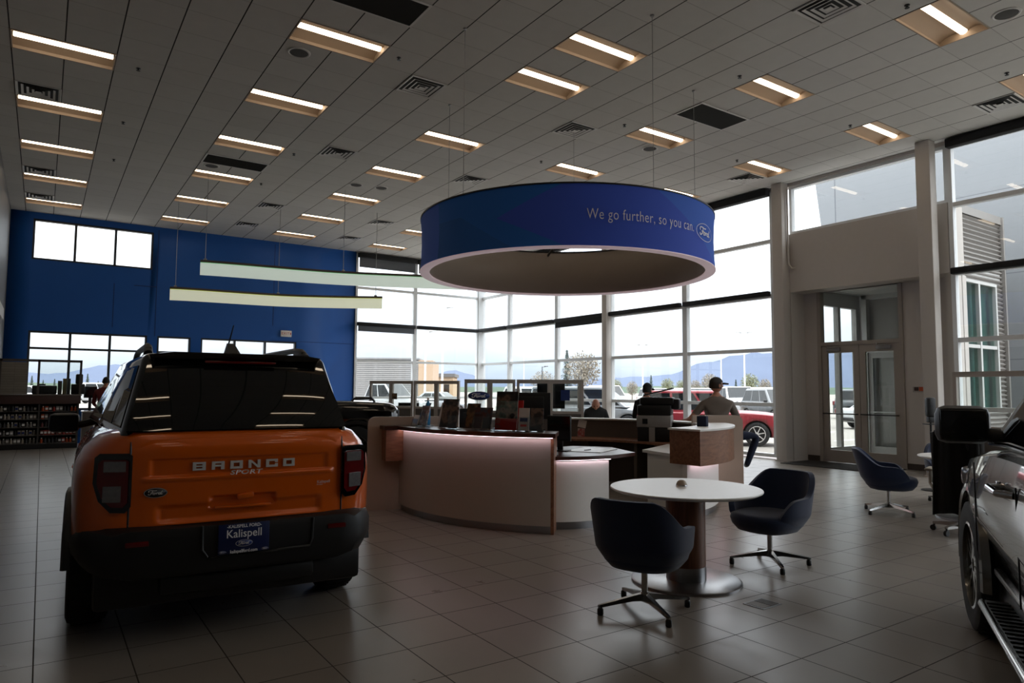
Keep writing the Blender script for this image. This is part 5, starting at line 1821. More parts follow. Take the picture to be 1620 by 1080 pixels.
for i, ch in enumerate('BRONCO'):
    mb = MB()
    x0_ = (i - 2.5) * 0.1055 + 0.006 - 0.036
    def gp(u, v, d):
        return on_tg(Vector((x0_ + u * 0.072, 1.022 + v * 0.049, 0)), d)
    polys = [[(a_, b_), (c_, b_), (c_, d_), (a_, d_)] for a_, b_, c_, d_ in GLY[ch]]
    if ch == 'N':
        polys.append([(.24, .70), (.76, 0), (.76, .34), (.24, 1)])
    for pg in polys:
        f = [mb.v(gp(u, v, 0.010)) for u, v in pg]
        bk = [mb.v(gp(u, v, 0.0)) for u, v in pg]
        mb.bridge(f, bk)
        mb.face(f)
    mb.build('model_letter', 'silver_letter', B, merge=1e-5)
mb = MB()
vs, fs = text_mesh('SPORT', 0.034, 0.0, sx=1.75, shear=0.25, offset=0.0008, spacing=1.05)
add_mesh(mb, vs, fs, lambda v: on_tg(Vector((v.x + 0.006, v.y + 1.000, 0)), 0.014))
mb.build('trim_lettering', 'silver_letter', B, normals=False)
badge('oval_badge', 0.062, 0.029, lambda x, y, d: on_tg(Vector((x - 0.487, y + 0.905, 0)), 0.003 + d), B, ['black', 'silver_letter'], ring_w=0.05, stroke=0.035)
mb = MB()
vs, fs = text_mesh('Kalispell', 0.027, 0.0, sx=1.0)
add_mesh(mb, vs, fs, lambda v: on_tg(Vector((v.x + 0.497, v.y + 0.909, 0)), 0.003))
vs, fs = text_mesh('FORD', 0.011, 0.0, sx=1.4)
add_mesh(mb, vs, fs, lambda v: on_tg(Vector((v.x + 0.472, v.y + 0.891, 0)), 0.003))
mb.build('dealer_lettering', 'silver_letter', B, normals=False)
mb = MB()
mb.obox((0.01, 0.05, 0.855), (0.10, 0.05, 0.035), Matrix.Rotation(R(-8), 3, 'Y'), 0.012)
mb.obox((0.0, 0.055, 0.792), (0.33, 0.03, 0.016), None, 0.006)
mb.build('tailgate_handle', 'orange', B)
# greenhouse: black roof and pillars
cab = cabin(B, 0.13, 3.02, 0.36, 2.36, 0.675, 0.56, 1.235, 1.735, 'black_gloss', side_cuts=((0.04, 0.22), (0.25, 0.52), (0.55, 0.86)), rear=False, bev=0.045, gv=(0.08, 0.84), wf=(0.85, 0.62))
# rear glass
def rg_(u, v):
    x = (-0.5 + u) * 2
    hw_ = 0.655 - 0.115 * v
    z = 1.262 + (1.672 - 1.262) * v
    y = 0.092 + 0.41 * (0.28 * v + 0.27 * v * v) + 0.015 * x ** 4
    return Vector((x * hw_, y, z))
mb = MB()
G = mb.grid(rg_, 24, 10)
edge = [G[0][i] for i in range(25)] + [G[j][24] for j in range(1, 11)] + [G[10][i] for i in range(23, -1, -1)] + [G[j][0] for j in range(9, 0, -1)]
back = [mb.v((v.co.x * 0.99, v.co.y + 0.06, v.co.z)) for v in edge]
mb.bridge(edge, back)
mb.build('rear_glass', 'car_glass', B, sharp=50)
mb = MB()
mb.loft([[(-0.50, 0.30, 1.70), (0.50, 0.30, 1.70), (0.52, 0.28, 1.725), (0.40, 0.27, 1.742), (-0.40, 0.27, 1.742), (-0.52, 0.28, 1.725)],
         [(-0.55, 0.60, 1.69), (0.55, 0.60, 1.69), (0.56, 0.60, 1.73), (0.42, 0.60, 1.752), (-0.42, 0.60, 1.752), (-0.56, 0.60, 1.73)]])
sp_ = mb.build('roof_spoiler', 'black_gloss', B)
MB().box(-0.22, 0.22, 0.275, 0.30, 1.676, 1.692, 0.004).build('high_brake_light', 'red_lens', sp_)
for s_ in (-1, 1):
    mb = MB()
    path = [(s_ * 0.52, 0.66, 1.74), (s_ * 0.515, 0.78, 1.79), (s_ * 0.51, 0.95, 1.808), (s_ * 0.51, 2.0, 1.812), (s_ * 0.51, 2.25, 1.795), (s_ * 0.515, 2.36, 1.735)]
    mb.tube(path, [0.028, 0.026, 0.022, 0.022, 0.024, 0.026], 10)
    mb.box(s_ * 0.515 - 0.02, s_ * 0.515 + 0.02, 0.70, 0.95, 1.72, 1.79, 0.01)
    mb.build('roof_rail', 'black', B)
    # corner lamp: black surround, red lens, two clear blocks
    pts = [(0.612, 0.835), (0.612, 1.125), (0.632, 1.138), (0.775, 1.138), (0.80, 1.115), (0.805, 0.97), (0.775, 0.87), (0.715, 0.805), (0.64, 0.80)]
    def lamp(scale, dy, zlo=None, zhi=None):
        cx_, cz_ = 0.708, 0.965
        out = []
        for x, z in pts:
            x2, z2 = cx_ + (x - cx_) * scale, cz_ + (z - cz_) * scale
            if zlo is not None:
                z2 = min(max(z2, zlo), zhi)
            y2 = 0.048 + ((max(0, x2 - 0.612)) / 0.19) ** 2 * 0.07 - dy
            out.append((s_ * x2, y2, z2))
        return out
    mb = MB()
    f = [mb.v(p) for p in lamp(1.0, 0.0)]
    b = [mb.v((p[0], p[1] + 0.16, p[2])) for p in lamp(1.0, 0.0)]
    mb.bridge(f, b)
    mb.face(f)
    tl = mb.build('taillight', 'black_gloss', B)
    mb = MB()
    f = [mb.v(p) for p in lamp(0.80, 0.008)]
    b = [mb.v((p[0], p[1] + 0.03, p[2])) for p in lamp(0.80, 0.0)]
    mb.bridge(f, b)
    mb.face(f)
    mb.build('red_lens', 'red_lens', tl)
    for za, zb_ in ((1.035, 1.095), (0.865, 0.955)):
        mb = MB()
        xs_ = (0.645, 0.755) if za > 1 else (0.665, 0.755)
        q = []
        for x, z in ((xs_[0], za), (xs_[1], za), (xs_[1], zb_), (xs_[0], zb_)):
            q.append((s_ * x, 0.048 + ((x - 0.612) / 0.19) ** 2 * 0.07 - 0.014, z))
        f = [mb.v(p) for p in q]
        b = [mb.v((p[0], p[1] + 0.03, p[2])) for p in q]
        mb.bridge(f, b)
        mb.face(f)
        mb.build('clear_lens', 'clear_lens', tl)
    # wheel-arch cladding
    for yc in (0.88, 3.52):
        mb = MB()
        rings = []
        for k in range(0, 25):
            a = R(8 + 164 * k / 24)
            ring = []
            for rr_, xx in ((0.425, 0.90), (0.425, 0.945), (0.46, 0.948), (0.495, 0.935), (0.50, 0.90)):
                ring.append((s_ * xx, yc + rr_ * math.cos(a), max(0.30, 0.37 + rr_ * math.sin(a))))
            rings.append(ring)
        mb.loft(rings)
        mb.build('arch_cladding', 'black', B)
        wheel(B, s_ * 0.80, yc, 0.37, 0.235, s_, 'grey_paint', 5, 0.62)
    mb = MB(); mb.box(s_ * 0.93 - 0.04, s_ * 0.93 + 0.03, 1.32, 3.05, 0.34, 0.52, 0.03); mb.build('side_cladding', 'black', B)
    mb = MB()
    mb.obox((s_ * 1.03, 2.86, 1.20), (0.24, 0.12, 0.17), None, 0.045)
    mb.tube([(s_ * 0.78, 2.82, 1.22), (s_ * 0.95, 2.85, 1.17)], [0.035, 0.03], 8)
    mi_ = mb.build('side_mirror', 'black', B)
    MB().box(s_ * 1.03 - 0.10, s_ * 1.03 + 0.10, 2.796, 2.80, 1.135, 1.265).build('mirror_glass', 'screen', mi_)
    for y in (1.95, 1.05):
        mb = MB(); mb.tube([(s_ * 0.895, y - 0.1, 0.98), (s_ * 0.912, y - 0.06, 0.985), (s_ * 0.912, y + 0.06, 0.985), (s_ * 0.895, y + 0.1, 0.98)], 0.013, 8); mb.build('door_handle', 'orange', B)
# rear bumper with plate recess
mb = MB()
stb = [(0.0, 0.60, 0.44, 0.66), (0.015, 0.72, 0.42, 0.695), (0.07, 0.79, 0.42, 0.715), (0.17, 0.855, 0.44, 0.715), (0.30, 0.90, 0.46, 0.70), (0.44, 0.915, 0.50, 0.68)]
rings = []
for y, w, zb, zt in stb:
    half = [(0, zb), (w * 0.8, zb), (w * 0.95, zb + 0.03), (w, zb + 0.10), (w, zt - 0.08), (w * 0.97, zt - 0.02), (w * 0.9, zt), (0, zt)]
    rings.append([(x, y, z) for x, z in half] + [(-x, y, z) for x, z in half[-2:0:-1]])
mb.loft(rings)
mb.build('rear_bumper', 'black', B, sharp=35)
mb = MB()
mb.tube([(-0.235, -0.006, 0.70), (-0.232, -0.008, 0.56), (-0.20, -0.01, 0.515), (0.20, -0.01, 0.515), (0.40, -0.006, 0.52), (0.415, -0.004, 0.56), (0.42, -0.002, 0.69)], 0.008, 8)
mb.build('recess_trim', pm('dark_grey_trim', (44, 45, 46), 0.4), B)
for s_ in (-1, 1):
    mb = MB(); mb.box(s_ * 0.575 - 0.06, s_ * 0.575 + 0.06, -0.006, 0.01, 0.612, 0.642, 0.004); mb.build('bumper_reflector', 'red_lens', B)
mb = MB()
mb.box(-0.78, 0.78, 0.12, 4.1, 0.24, 0.46, 0.03)
mb.box(-0.45, 0.45, 0.05, 0.3, 0.30, 0.42, 0.03)
mb.build('underbody', 'black', B)
# dealer plate
pl = MB()
pl.box(-0.148, 0.148, -0.016, -0.010, 0.522, 0.698, 0.004)
pl = pl.build('license_plate', pm('blue_dealer_plate', (14, 30, 78), 0.4), B)
for txt, size, z, sx_ in (('-KALISPELL FORD-', 0.026, 0.682, 0.95), ('Kalispell', 0.068, 0.637, 0.92), ('kalispellford.com', 0.027, 0.533, 0.86)):
    mb = MB()
    vs, fs = text_mesh(txt, size, 0.0, sx=sx_, offset=0.0006)
    add_mesh(mb, vs, fs, lambda v: Vector((v.x, -0.0185, v.y + z)))
    mb.build('plate_lettering', 'sign_white', pl, normals=False)
badge('oval_badge', 0.05, 0.021, lambda x, y, d: Vector((x, -0.0175 - d * 0.3, y + 0.580)), pl, ['logo_blue', 'silver_letter'], ring_w=0.05, stroke=0.035)
for s_ in (-1, 1):
    badge('oval_badge', 0.021, 0.009, lambda x, y, d: Vector((x + s_ * 0.122, -0.0175 - d * 0.3, y + 0.534)), pl, ['logo_blue', 'silver_letter'], ring_w=0.05, stroke=0.05, n=20)
# shark fin antenna with mast
mb = MB()
mb.loft([[(x * w, y0, z) for x, z in ((-1, 1.748), (1, 1.748), (0.5, h_), (-0.5, h_))] for y0, w, h_ in ((0.58, 0.05, 1.755), (0.66, 0.055, 1.81), (0.74, 0.045, 1.835), (0.86, 0.02, 1.76))])
mb.tube([(-0.01, 0.74, 1.83), (0.0, 0.62, 1.955)], [0.006, 0.004], 8)
mb.build('roof_antenna', 'black', B)

# ---- black off-road SUV beyond it
t = thing('offroad_suv', 'boxy black off-road SUV parked behind the orange SUV, hood by the counter', 'car', (3.82, 13.52, 0), R(-112.6))
st = [(-2.35, 0.88, 0.55, 1.22, 0), (-2.28, 0.93, 0.50, 1.27, 0), (-1.6, 0.95, 0.46, 1.28, 0), (0.4, 0.95, 0.46, 1.28, 0), (0.8, 0.94, 0.46, 1.30, 0.01), (1.6, 0.92, 0.48, 1.28, 0.02), (2.05, 0.90, 0.52, 1.25, 0.01), (2.2, 0.84, 0.62, 1.16, 0)]
car_body(t, st, 'black_gloss', [(-1.45, 0.42), (1.45, 0.42)], 0.49)
cabin(t, -2.25, 0.78, -2.15, 0.30, 0.90, 0.80, 1.27, 1.88, 'black_gloss', side_cuts=((0.04, 0.30), (0.34, 0.64), (0.68, 0.92)), bev=0.04)
for y in (-1.45, 1.45):
    for s_ in (-1, 1):
        wheel(t, s_ * 0.86, y, 0.42, 0.27, s_, 'black', 6, 0.58)
        mb = MB()
        rings = []
        for k in range(19):
            a = R(180 * k / 18)
            rings.append([(s_ * xx, y + rr_ * math.cos(a), 0.42 + rr_ * math.sin(a) * 0.95) for rr_, xx in ((0.48, 0.90), (0.48, 1.01), (0.53, 1.01), (0.55, 0.92))])
        mb.loft(rings)
        mb.build('arch_cladding', 'black', t)
for s_ in (-1, 1):
    mb = MB(); mb.tube([(s_ * 0.74, 1.35, 1.27), (s_ * 0.74, 1.40, 1.335), (s_ * 0.74, 1.72, 1.335), (s_ * 0.74, 1.78, 1.27)], 0.02, 8); mb.build('hood_handle', 'black', t)
    mb = MB(); mb.lathe([(0, 0.03), (0.085, 0.02), (0.10, 0.0)], 24, Matrix.Translation((s_ * 0.60, 2.20, 1.02)) @ Matrix.Rotation(R(-90), 4, 'X')); mb.build('headlight', 'clear_lens', t)
    mb = MB(); mb.obox((s_ * 1.06, 0.72, 1.38), (0.22, 0.11, 0.20), None, 0.03); mb.tube([(s_ * 0.86, 0.72, 1.32), (s_ * 1.0, 0.72, 1.34)], 0.03, 8); mb.build('side_mirror', 'black', t)
    mb = MB(); mb.box(s_ * 0.97 - 0.05, s_ * 0.97 + 0.05, -0.95, 0.95, 0.40, 0.47, 0.015); mb.build('side_step', 'black', t)
mb = MB(); mb.box(-0.74, 0.74, 2.17, 2.23, 0.86, 1.14, 0.02); mb.build('grille', pm('grey_grille', (70, 70, 72), 0.4, 0.3), t)
mb = MB(); mb.box(-0.9, 0.9, 2.12, 2.42, 0.55, 0.80, 0.05); mb.build('front_bumper', 'black', t)
mb = MB(); mb.box(-0.8, 0.8, -2.46, -2.25, 0.55, 0.78, 0.05); mb.build('rear_bumper', 'black', t)

# ---- dark silver SUV at the right edge, seen along its left side
t = thing('large_suv', 'dark silver SUV cut by the right edge, showing front wheel, mirror and running board', 'car', (4.158, 0.525, 0), R(-61))
S = t
st = [(-2.50, 0.84, 0.50, 1.16, 0), (-2.42, 0.93, 0.44, 1.22, 0), (-2.1, 0.97, 0.40, 1.26, 0), (-1.0, 0.985, 0.40, 1.27, 0), (0.2, 0.985, 0.40, 1.25, 0), (0.9, 0.975, 0.40, 1.20, 0.02), (1.35, 0.955, 0.40, 1.15, 0.04), (1.75, 0.92, 0.42, 1.11, 0.05), (2.1, 0.88, 0.44, 1.06, 0.05), (2.35, 0.76, 0.48, 0.98, 0.04), (2.48, 0.58, 0.54, 0.86, 0.02)]
car_body(t, st, 'silver_dark', [(-1.45, 0.41), (1.50, 0.41)], 0.475, sh='tuck', n=4)
cabin(t, -2.35, 0.95, -2.0, 0.05, 0.89, 0.70, 1.23, 1.80, 'silver_dark', side_cuts=((0.05, 0.30), (0.33, 0.60), (0.625, 0.93)), bev=0.05, gv=(0.05, 0.90))
for y in (-1.45, 1.50):
    for s_ in (-1, 1):
        wh = wheel(t, 0, 0, 0.41, 0.26, s_, 'silver_dark', 6, 0.66)
        wh.location = (s_ * 0.825, y, 0)
        wh.rotation_euler = (0, 0, R(1) if y > 0 else 0)
        mb = MB()
        rings = []
        for k in range(23):
            a = R(-6 + 192 * k / 22)
            xo = 0.96 if y < 0 else 0.93
            rings.append([(s_ * xx, y + rr_ * math.cos(a), 0.41 + rr_ * math.sin(a)) for rr_, xx in ((0.47, xo - 0.06), (0.47, xo + 0.012), (0.485, xo + 0.022), (0.515, xo + 0.012), (0.53, xo - 0.03))])
        mb.loft(rings)
        mb.build('arch_lip', 'silver_dark', t)
for s_ in (-1, 1):
    mb = MB()
    mb.box(s_ * 0.88 - 0.10, s_ * 0.88 + 0.10, -0.98, 0.82, 0.33, 0.365, 0.01)
    for k in range(26):
        y = -0.9 + 1.64 * k / 25
        mb.box(s_ * 0.90 - 0.06, s_ * 0.90 + 0.06, y - 0.012, y + 0.012, 0.365, 0.372)
    rb = mb.build('running_board', 'black', t)
    mb = MB(); mb.tube([(s_ * 0.97, -0.97, 0.352), (s_ * 0.98, -0.9, 0.355), (s_ * 0.98, 0.76, 0.355), (s_ * 0.97, 0.81, 0.352)], 0.018, 10); mb.build('edge_trim', 'polish', rb)
    mb = MB()
    mb.obox((s_ * 1.03, 0.83, 1.335), (0.27, 0.13, 0.215), Matrix.Rotation(R(-s_ * 4), 3, 'Z'), 0.05)
    mb.tube([(s_ * 0.80, 0.78, 1.27), (s_ * 0.92, 0.82, 1.28)], [0.05, 0.04], 10)
    mi_ = mb.build('side_mirror', 'black', t)
    mb = MB(); mb.obox((s_ * 1.03, 0.762, 1.335), (0.225, 0.006, 0.165), Matrix.Rotation(R(-s_ * 4), 3, 'Z'), 0.002); mb.build('mirror_glass', 'screen', mi_)
    for y in (-0.12, -1.12):
        mb = MB()
        mb.tube([(s_ * 0.975, y - 0.12, 1.075), (s_ * 1.03, y - 0.10, 1.08), (s_ * 1.035, y + 0.08, 1.085), (s_ * 0.975, y + 0.10, 1.085)], 0.016, 10)
        dh = mb.build('door_handle', 'chrome', t)
        mb = MB(); mb.obox((s_ * 0.99, y + 0.13, 1.09), (0.02, 0.05, 0.04), None, 0.006); mb.build('lock_cover', 'chrome', dh)
    mb = MB(); mb.tube([(s_ * 0.895, -2.2, 1.262), (s_ * 0.905, 0.2, 1.262), (s_ * 0.90, 0.80, 1.235)], 0.014, 8); mb.build('window_trim', 'chrome', t)
    for y in (0.86, -0.32):
        mb = MB(); mb.box(s_ * 0.974, s_ * 0.981, y - 0.002, y + 0.002, 0.62, 1.12); mb.build('door_gap', 'black', t)
    mb = MB(); mb.box(s_ * 0.885 - 0.02, s_ * 0.885 + 0.02, -0.95, 0.85, 0.50, 0.54, 0.012); mb.build('door_moulding', 'polish', t)
    mb = MB(); mb.obox((s_ * 0.70, 2.27, 0.90), (0.30, 0.26, 0.14), Matrix.Rotation(R(-s_ * 35), 3, 'Z'), 0.03); mb.build('headlight', 'clear_lens', t)
    mb = MB(); mb.obox((s_ * 0.86, -2.43, 1.02), (0.16, 0.14, 0.34), Matrix.Rotation(R(s_ * 25), 3, 'Z'), 0.03); mb.build('taillight', 'red_lens', t)
    mb = MB(); mb.tube([(s_ * 0.63, -1.8, 1.80), (s_ * 0.63, -1.7, 1.845), (s_ * 0.63, -0.2, 1.845), (s_ * 0.63, -0.05, 1.79)], 0.02, 8); mb.build('roof_rail', 'black', t)
mb = MB(); mb.box(-0.85, 0.85, -2.3, 2.3, 0.25, 0.45, 0.03); mb.build('underbody', 'black', t)
mb = MB(); mb.obox((0, 2.46, 0.74), (0.9, 0.08, 0.28), None, 0.03); mb.build('grille', 'black', t)
# ------------------------------------------------------------------ outside
GZ_ = GZ
mb = MB()
mb.poly([(-900, -900, 0), (2500, -900, 0), (2500, 2500, 0), (-900, 2500, 0)])
g = struct(mb.build('ground', pm('pale_parking_concrete', (116, 111, 104), 0.9, var=0.12, scale=0.4, bump=0.1), loc=(0, 0, GZ)))
# kerb and painted bay lines beyond the glass
struct(MB().box(13.95, 14.15, -5, 22.4, GZ, GZ + 0.04).build('trim_5', pm('concrete_kerb', (142, 138, 132), 0.9)))
mb = MB()
for k in range(9):
    mb.box(22, 27, 4 + k * 3.0, 4.1 + k * 3.0, GZ + 0.001, GZ + 0.006)
struct(mb.build('bay_lines', 'sign_white'))

def CP(px, d):
    """ground point at lateral pixel offset px from the view axis and depth d (computed once, in metres)"""
    lat = (px - 810) / 1088 * d
    return (round(0.5633 * d + 0.8263 * lat, 2), round(0.8263 * d - 0.5633 * lat, 2))

parked('bright red SUV parked close outside the glass, seen from its right side', (17.4, 14.5), -140, 'red_paint', 'suv', 4.5, 1.84, 1.66)
parked('silver minivan parked beyond the red SUV, behind the person in black cap', (17.9, 20.6), -142, 'silver_paint', 'van', 4.95, 1.95, 1.78)
parked('white SUV behind the partition panes left of the bald man', (21.6, 28.6), -130, 'white_paint', 'suv', 4.8, 1.95, 1.8)
parked('white pickup truck in front of the grey corrugated building', (14.6, 33.0), -150, 'white_paint', 'pickup', 5.6, 2.0, 1.95, name='pickup_truck', cat='truck')
parked('white SUV facing us, directly behind the head of the man in grey cap', CP(1104, 37), -205, 'white_paint', 'suv', 4.8, 1.95, 1.8)
parked('white pickup facing us, right of the man in grey cap', CP(1163, 41), -212, 'white_paint', 'pickup', 5.5, 2.0, 1.92, name='pickup_truck', cat='truck')
parked('dark grey SUV at the edge of the glass left of the entrance column', CP(1228, 35), -208, 'grey_paint', 'suv', 4.7, 1.9, 1.78)
parked('white sedan seen through the right entrance door', CP(1412, 31), -120, 'white_paint', 'sedan', 4.6, 1.82, 1.45)
parked('dark SUV behind the white sedan seen through the entrance door', CP(1385, 42), -150, 'grey_paint', 'suv', 4.8, 1.95, 1.8)
parked('white van roof far behind, above the silver minivan', CP(962, 56), -200, 'white_paint', 'van', 5.2, 2.0, 2.05, name='van', cat='van')
parked('white SUV in the far row, behind the printer', CP(1040, 57), -204, 'white_paint', 'suv', 4.8, 1.95, 1.85)
parked('white SUV in the far row, third from the entrance column', CP(1128, 60), -206, 'white_paint', 'suv', 4.8, 1.95, 1.85)
parked('white van in the far row, next to the entrance column', CP(1210, 62), -210, 'white_paint', 'van', 5.2, 2.0, 2.0, name='van', cat='van')
parked('white SUV seen through the left end of the far left window', CP(52, 62), -60, 'white_paint', 'suv', 4.7, 1.9, 1.75)
parked('white van seen through the left window above the person in red', CP(170, 72), -70, 'white_paint', 'van', 5.2, 2.0, 2.1, name='van', cat='van')
parked('silver sedan seen through the left partition panes', CP(700, 43), -140, 'silver_paint', 'sedan', 4.6, 1.82, 1.48)

# grey corrugated building and low tan building beyond the corner
t = thing('warehouse', 'grey corrugated building seen through the glass beside the blue wall', 'building', (CP(606, 62)[0], CP(606, 62)[1], GZ), R(-32))
mb = MB()
mb.box(-4.6, 3.2, 0, 8, 0, 4.3)
mb.build('building_wall', 'greywall', t)
mb = MB()
for k in range(24):
    z = 0.1 + k * 0.175
    mb.box(-4.6, 3.2, -0.05, 0.0, z, z + 0.09)
mb.build('corrugated_cladding', pm('grey_cladding', (142, 140, 138), 0.6), t)
mb = MB(); mb.box(3.2, 4.5, -0.15, 8, 0, 4.25); mb.build('end_wall', pm('tan_block_wall', (164, 140, 116), 0.8), t)
mb = MB(); mb.box(-4.7, 3.3, -0.2, 8, 4.3, 4.45); mb.build('roof_edge', 'greywall', t)
t = thing('low_building', 'low tan building with dark flat roof right of the grey corrugated one', 'building', (CP(694, 75)[0], CP(694, 75)[1], GZ), R(-34))
MB().box(-1.9, 1.6, 0, 6, 0, 3.0).build('building_wall', pm('tan_stucco', (178, 152, 124), 0.85), t)
MB().box(-2.1, 1.8, -0.3, 6, 3.0, 3.35).build('flat_roof', pm('dark_roof_edge', (84, 80, 78), 0.8), t)
mb = MB()
for x in (-1.3, -0.2, 0.9):
    mb.box(x - 0.3, x + 0.3, -0.02, 0.02, 1.0, 2.2)
mb.build('window', 'car_glass', t)

# light poles of the parking lot
M['pole'] = pm('pale_steel_pole', (206, 208, 210), 0.5, 0.2)
def pole(label, px, d, h, heads=2, mat='pole'):
    x, y = CP(px, d)
    t = thing('light_pole', label, 'light pole', (x, y, GZ), R(-35), 'parking lot light poles')
    MB().lathe([(0.25, 0), (0.25, 0.6), (0.09, 0.62), (0.055, h)], 10).build('pole', mat, t)
    mb = MB()
    for s_ in ((-1, 1) if heads == 2 else (1,)):
        mb.tube([(0, 0, h - 0.1), (s_ * 0.5, 0, h)], 0.03, 6)
        mb.box(s_ * 0.5 - 0.28, s_ * 0.5 + 0.28, -0.15, 0.15, h, h + 0.1, 0.03)
    mb.build('lamp_head', mat, t)
pole('double-headed light pole above the printer', 1017, 70, 6.3)
pole('pale light pole right of the man in grey cap', 1141, 75, 6.1)
pole('tall pale light pole near the entrance column', 1178, 65, 7.2)
pole('light pole outside the right entrance door', 1411, 60, 7.0)
pole('left one of two pale poles above the low tan building', 673, 52, 6.0, 1)
pole('right one of two pale poles above the low tan building', 700, 50, 7.6, 1)
pole('dark street lamp left of the bare trees', 858, 90, 4.7, 1, 'grey_paint')
pole('faint double-headed pole in the second right-hand bay', 829, 110, 9.6)

# trees: conifers and leafless trees
M['conifer'] = pm('dark_conifer_needles', (62, 74, 66), 0.9, var=0.3, scale=2)
M['bare'] = pm('tan_budding_twigs', (128, 120, 106), 0.9, var=0.25, scale=2)
M['bud'] = pm('fresh_green_buds', (122, 124, 96), 0.9, var=0.25, scale=2)
M['bark'] = pm('grey_brown_bark', (92, 82, 72), 0.95, var=0.2)
def tree(label, px, d, h, kind, wd=None, seed=0, group=None):
    x, y = CP(px, d)
    if group:
        h *= 0.8
    t = thing('conifer_tree' if kind == 'conifer' else 'leafless_tree', label, 'tree', (x, y, GZ), 0, group)
    q = random.Random(seed)
    mb = MB()
    mb.lathe([(0.03 * h, 0), (0.02 * h, 0.3 * h), (0.004 * h, 0.92 * h)], 8)
    if kind != 'conifer':
        for k in range(14):
            a = q.uniform(0, 2 * PI); z0 = q.uniform(0.25, 0.6) * h; l_ = q.uniform(0.2, 0.36) * h
            mb.tube([(0, 0, z0), (math.cos(a) * l_ * 0.5, math.sin(a) * l_ * 0.5, z0 + l_ * 0.55), (math.cos(a) * l_ * 0.8, math.sin(a) * l_ * 0.8, z0 + l_)], [0.010 * h, 0.006 * h, 0.002 * h], 5)
    mb.build('trunk', 'bark', t)
    mb = MB()
    if kind == 'conifer':
        w = wd or 0.18 * h
        for k in range(900):
            v = q.random() ** 0.8
            z = h * (0.10 + 0.90 * v)
            rr = w * (1 - v) * (0.75 + 0.25 * math.sin(v * 46)) + 0.02 * h * (1 - v)
            a = q.uniform(0, 2 * PI)
            r0 = rr * q.uniform(0.2, 1.0)
            c = Vector((math.cos(a) * r0, math.sin(a) * r0, z))
            s_ = h * 0.035 * (1.1 - 0.5 * v)
            tn = Vector((-math.sin(a), math.cos(a), 0)) * s_ * 0.6
            out = Vector((math.cos(a), math.sin(a), -0.55)) * s_ * 1.5
            mb.poly([c - tn, c + tn, c + out])
        mb.build('needle_crown', 'conifer', t, normals=False)
    else:
        w = wd or 0.30 * h
        for k in range(1700):
            u = Vector((q.gauss(0, 1), q.gauss(0, 1), q.gauss(0, 1))).normalized() * (q.random() ** 0.45)
            c = Vector((u.x * w, u.y * w, h * 0.62 + u.z * h * 0.38))
            d1 = Vector((q.uniform(-1, 1), q.uniform(-1, 1), q.uniform(0.0, 1.5))).normalized() * h * 0.06
            d2 = Vector((q.uniform(-1, 1), q.uniform(-1, 1), q.uniform(-1, 1))).normalized() * h * 0.014
            mb.poly([c - d2, c + d2, c + d1])
        mb.build('twig_crown', 'bare' if kind == 'bare' else 'bud', t, normals=False)
    return t
tree('tall dark conifer left of the pale bare tree, in the third right-hand bay', 897, 95, 7.2, 'conifer', 1.5, 1)
tree('big pale leafless tree behind the bald man', 922, 92, 6.8, 'bare', 2.4, 2)
tree('small pale leafless tree behind the right partition pane', 860, 100, 4.4, 'bare', 2.0, 3)
far = [(975, 120, 4.4, 'bud'), (1000, 115, 4.0, 'bare'), (1030, 125, 5.6, 'conifer'), (1056, 120, 4.8, 'bud'), (1078, 130, 4.6, 'bud'), (1100, 118, 4.4, 'bare'), (1122, 105, 5.4, 'bare'), (1164, 118, 4.6, 'conifer'), (1186, 92, 5.0, 'bud'), (1210, 115, 4.6, 'bare'), (1395, 75, 6.0, 'conifer'), (1424, 80, 5.0, 'bud')]
lbl = ['yellow-green budding tree just right of the double post', 'low tan leafless tree left of the black-capped person', 'dark conifer above the black-capped head', 'budding tree right of the printer', 'second budding tree right of the printer', 'tan leafless tree left of the grey-capped man', 'wide tan leafless tree above the grey-capped man', 'dark conifer right of the grey-capped man', 'yellow-green budding tree near the entrance column', 'last tan tree before the entrance column', 'dark conifer seen through the right entrance door', 'green tree seen at the right side of the entrance door']
for k, (px, d, h, kd) in enumerate(far):
    tree(lbl[k], px, d, h, kd, None, 20 + k, 'trees beyond the parking lot')
lf = [(52, 115, 4.4), (70, 120, 3.6), (88, 118, 3.8), (140, 112, 4.8), (157, 125, 3.5), (196, 118, 4.4)]
for k, (px, d, h) in enumerate(lf):
    tree('small dark conifer, %s from the left in the far left window' % ['first', 'second', 'third', 'fourth', 'fifth', 'sixth'][k], px, d, h, 'conifer', None, 50 + k, 'conifers in the far left window')

# mountain ridges on the horizon
def ridge(name, dist, prof, mat, seed):
    q = random.Random(seed)
    mb = MB()
    a = []; b = []; c = []
    n = 160
    for k in range(n + 1):
        px = -250 + 2100 * k / n
        h = 0
        for (x0, h0), (x1, h1) in zip(prof, prof[1:]):
            if x0 <= px <= x1:
                tt = (px - x0) / (x1 - x0)
                tt = tt * tt * (3 - 2 * tt)
                h = h0 + (h1 - h0) * tt
        h = h * dist / 1088 * (1 + 0.05 * q.uniform(-1, 1))
        an = YAW + math.atan2(px - 810, 1088)
        rr = dist / math.cos(math.atan2(px - 810, 1088))
        p = Vector((math.sin(an) * rr, math.cos(an) * rr, 0))
        a.append(mb.v((p.x, p.y, GZ - 1)))
        b.append(mb.v((p.x * 1.08, p.y * 1.08, h * 0.5 + 1)))
        c.append(mb.v((p.x * 1.2, p.y * 1.2, h * 1.2 + 1)))
    mb.bridge(a, b, close=False)
    mb.bridge(b, c, close=False)
    return struct(mb.build(name, mat, normals=False, sharp=180))
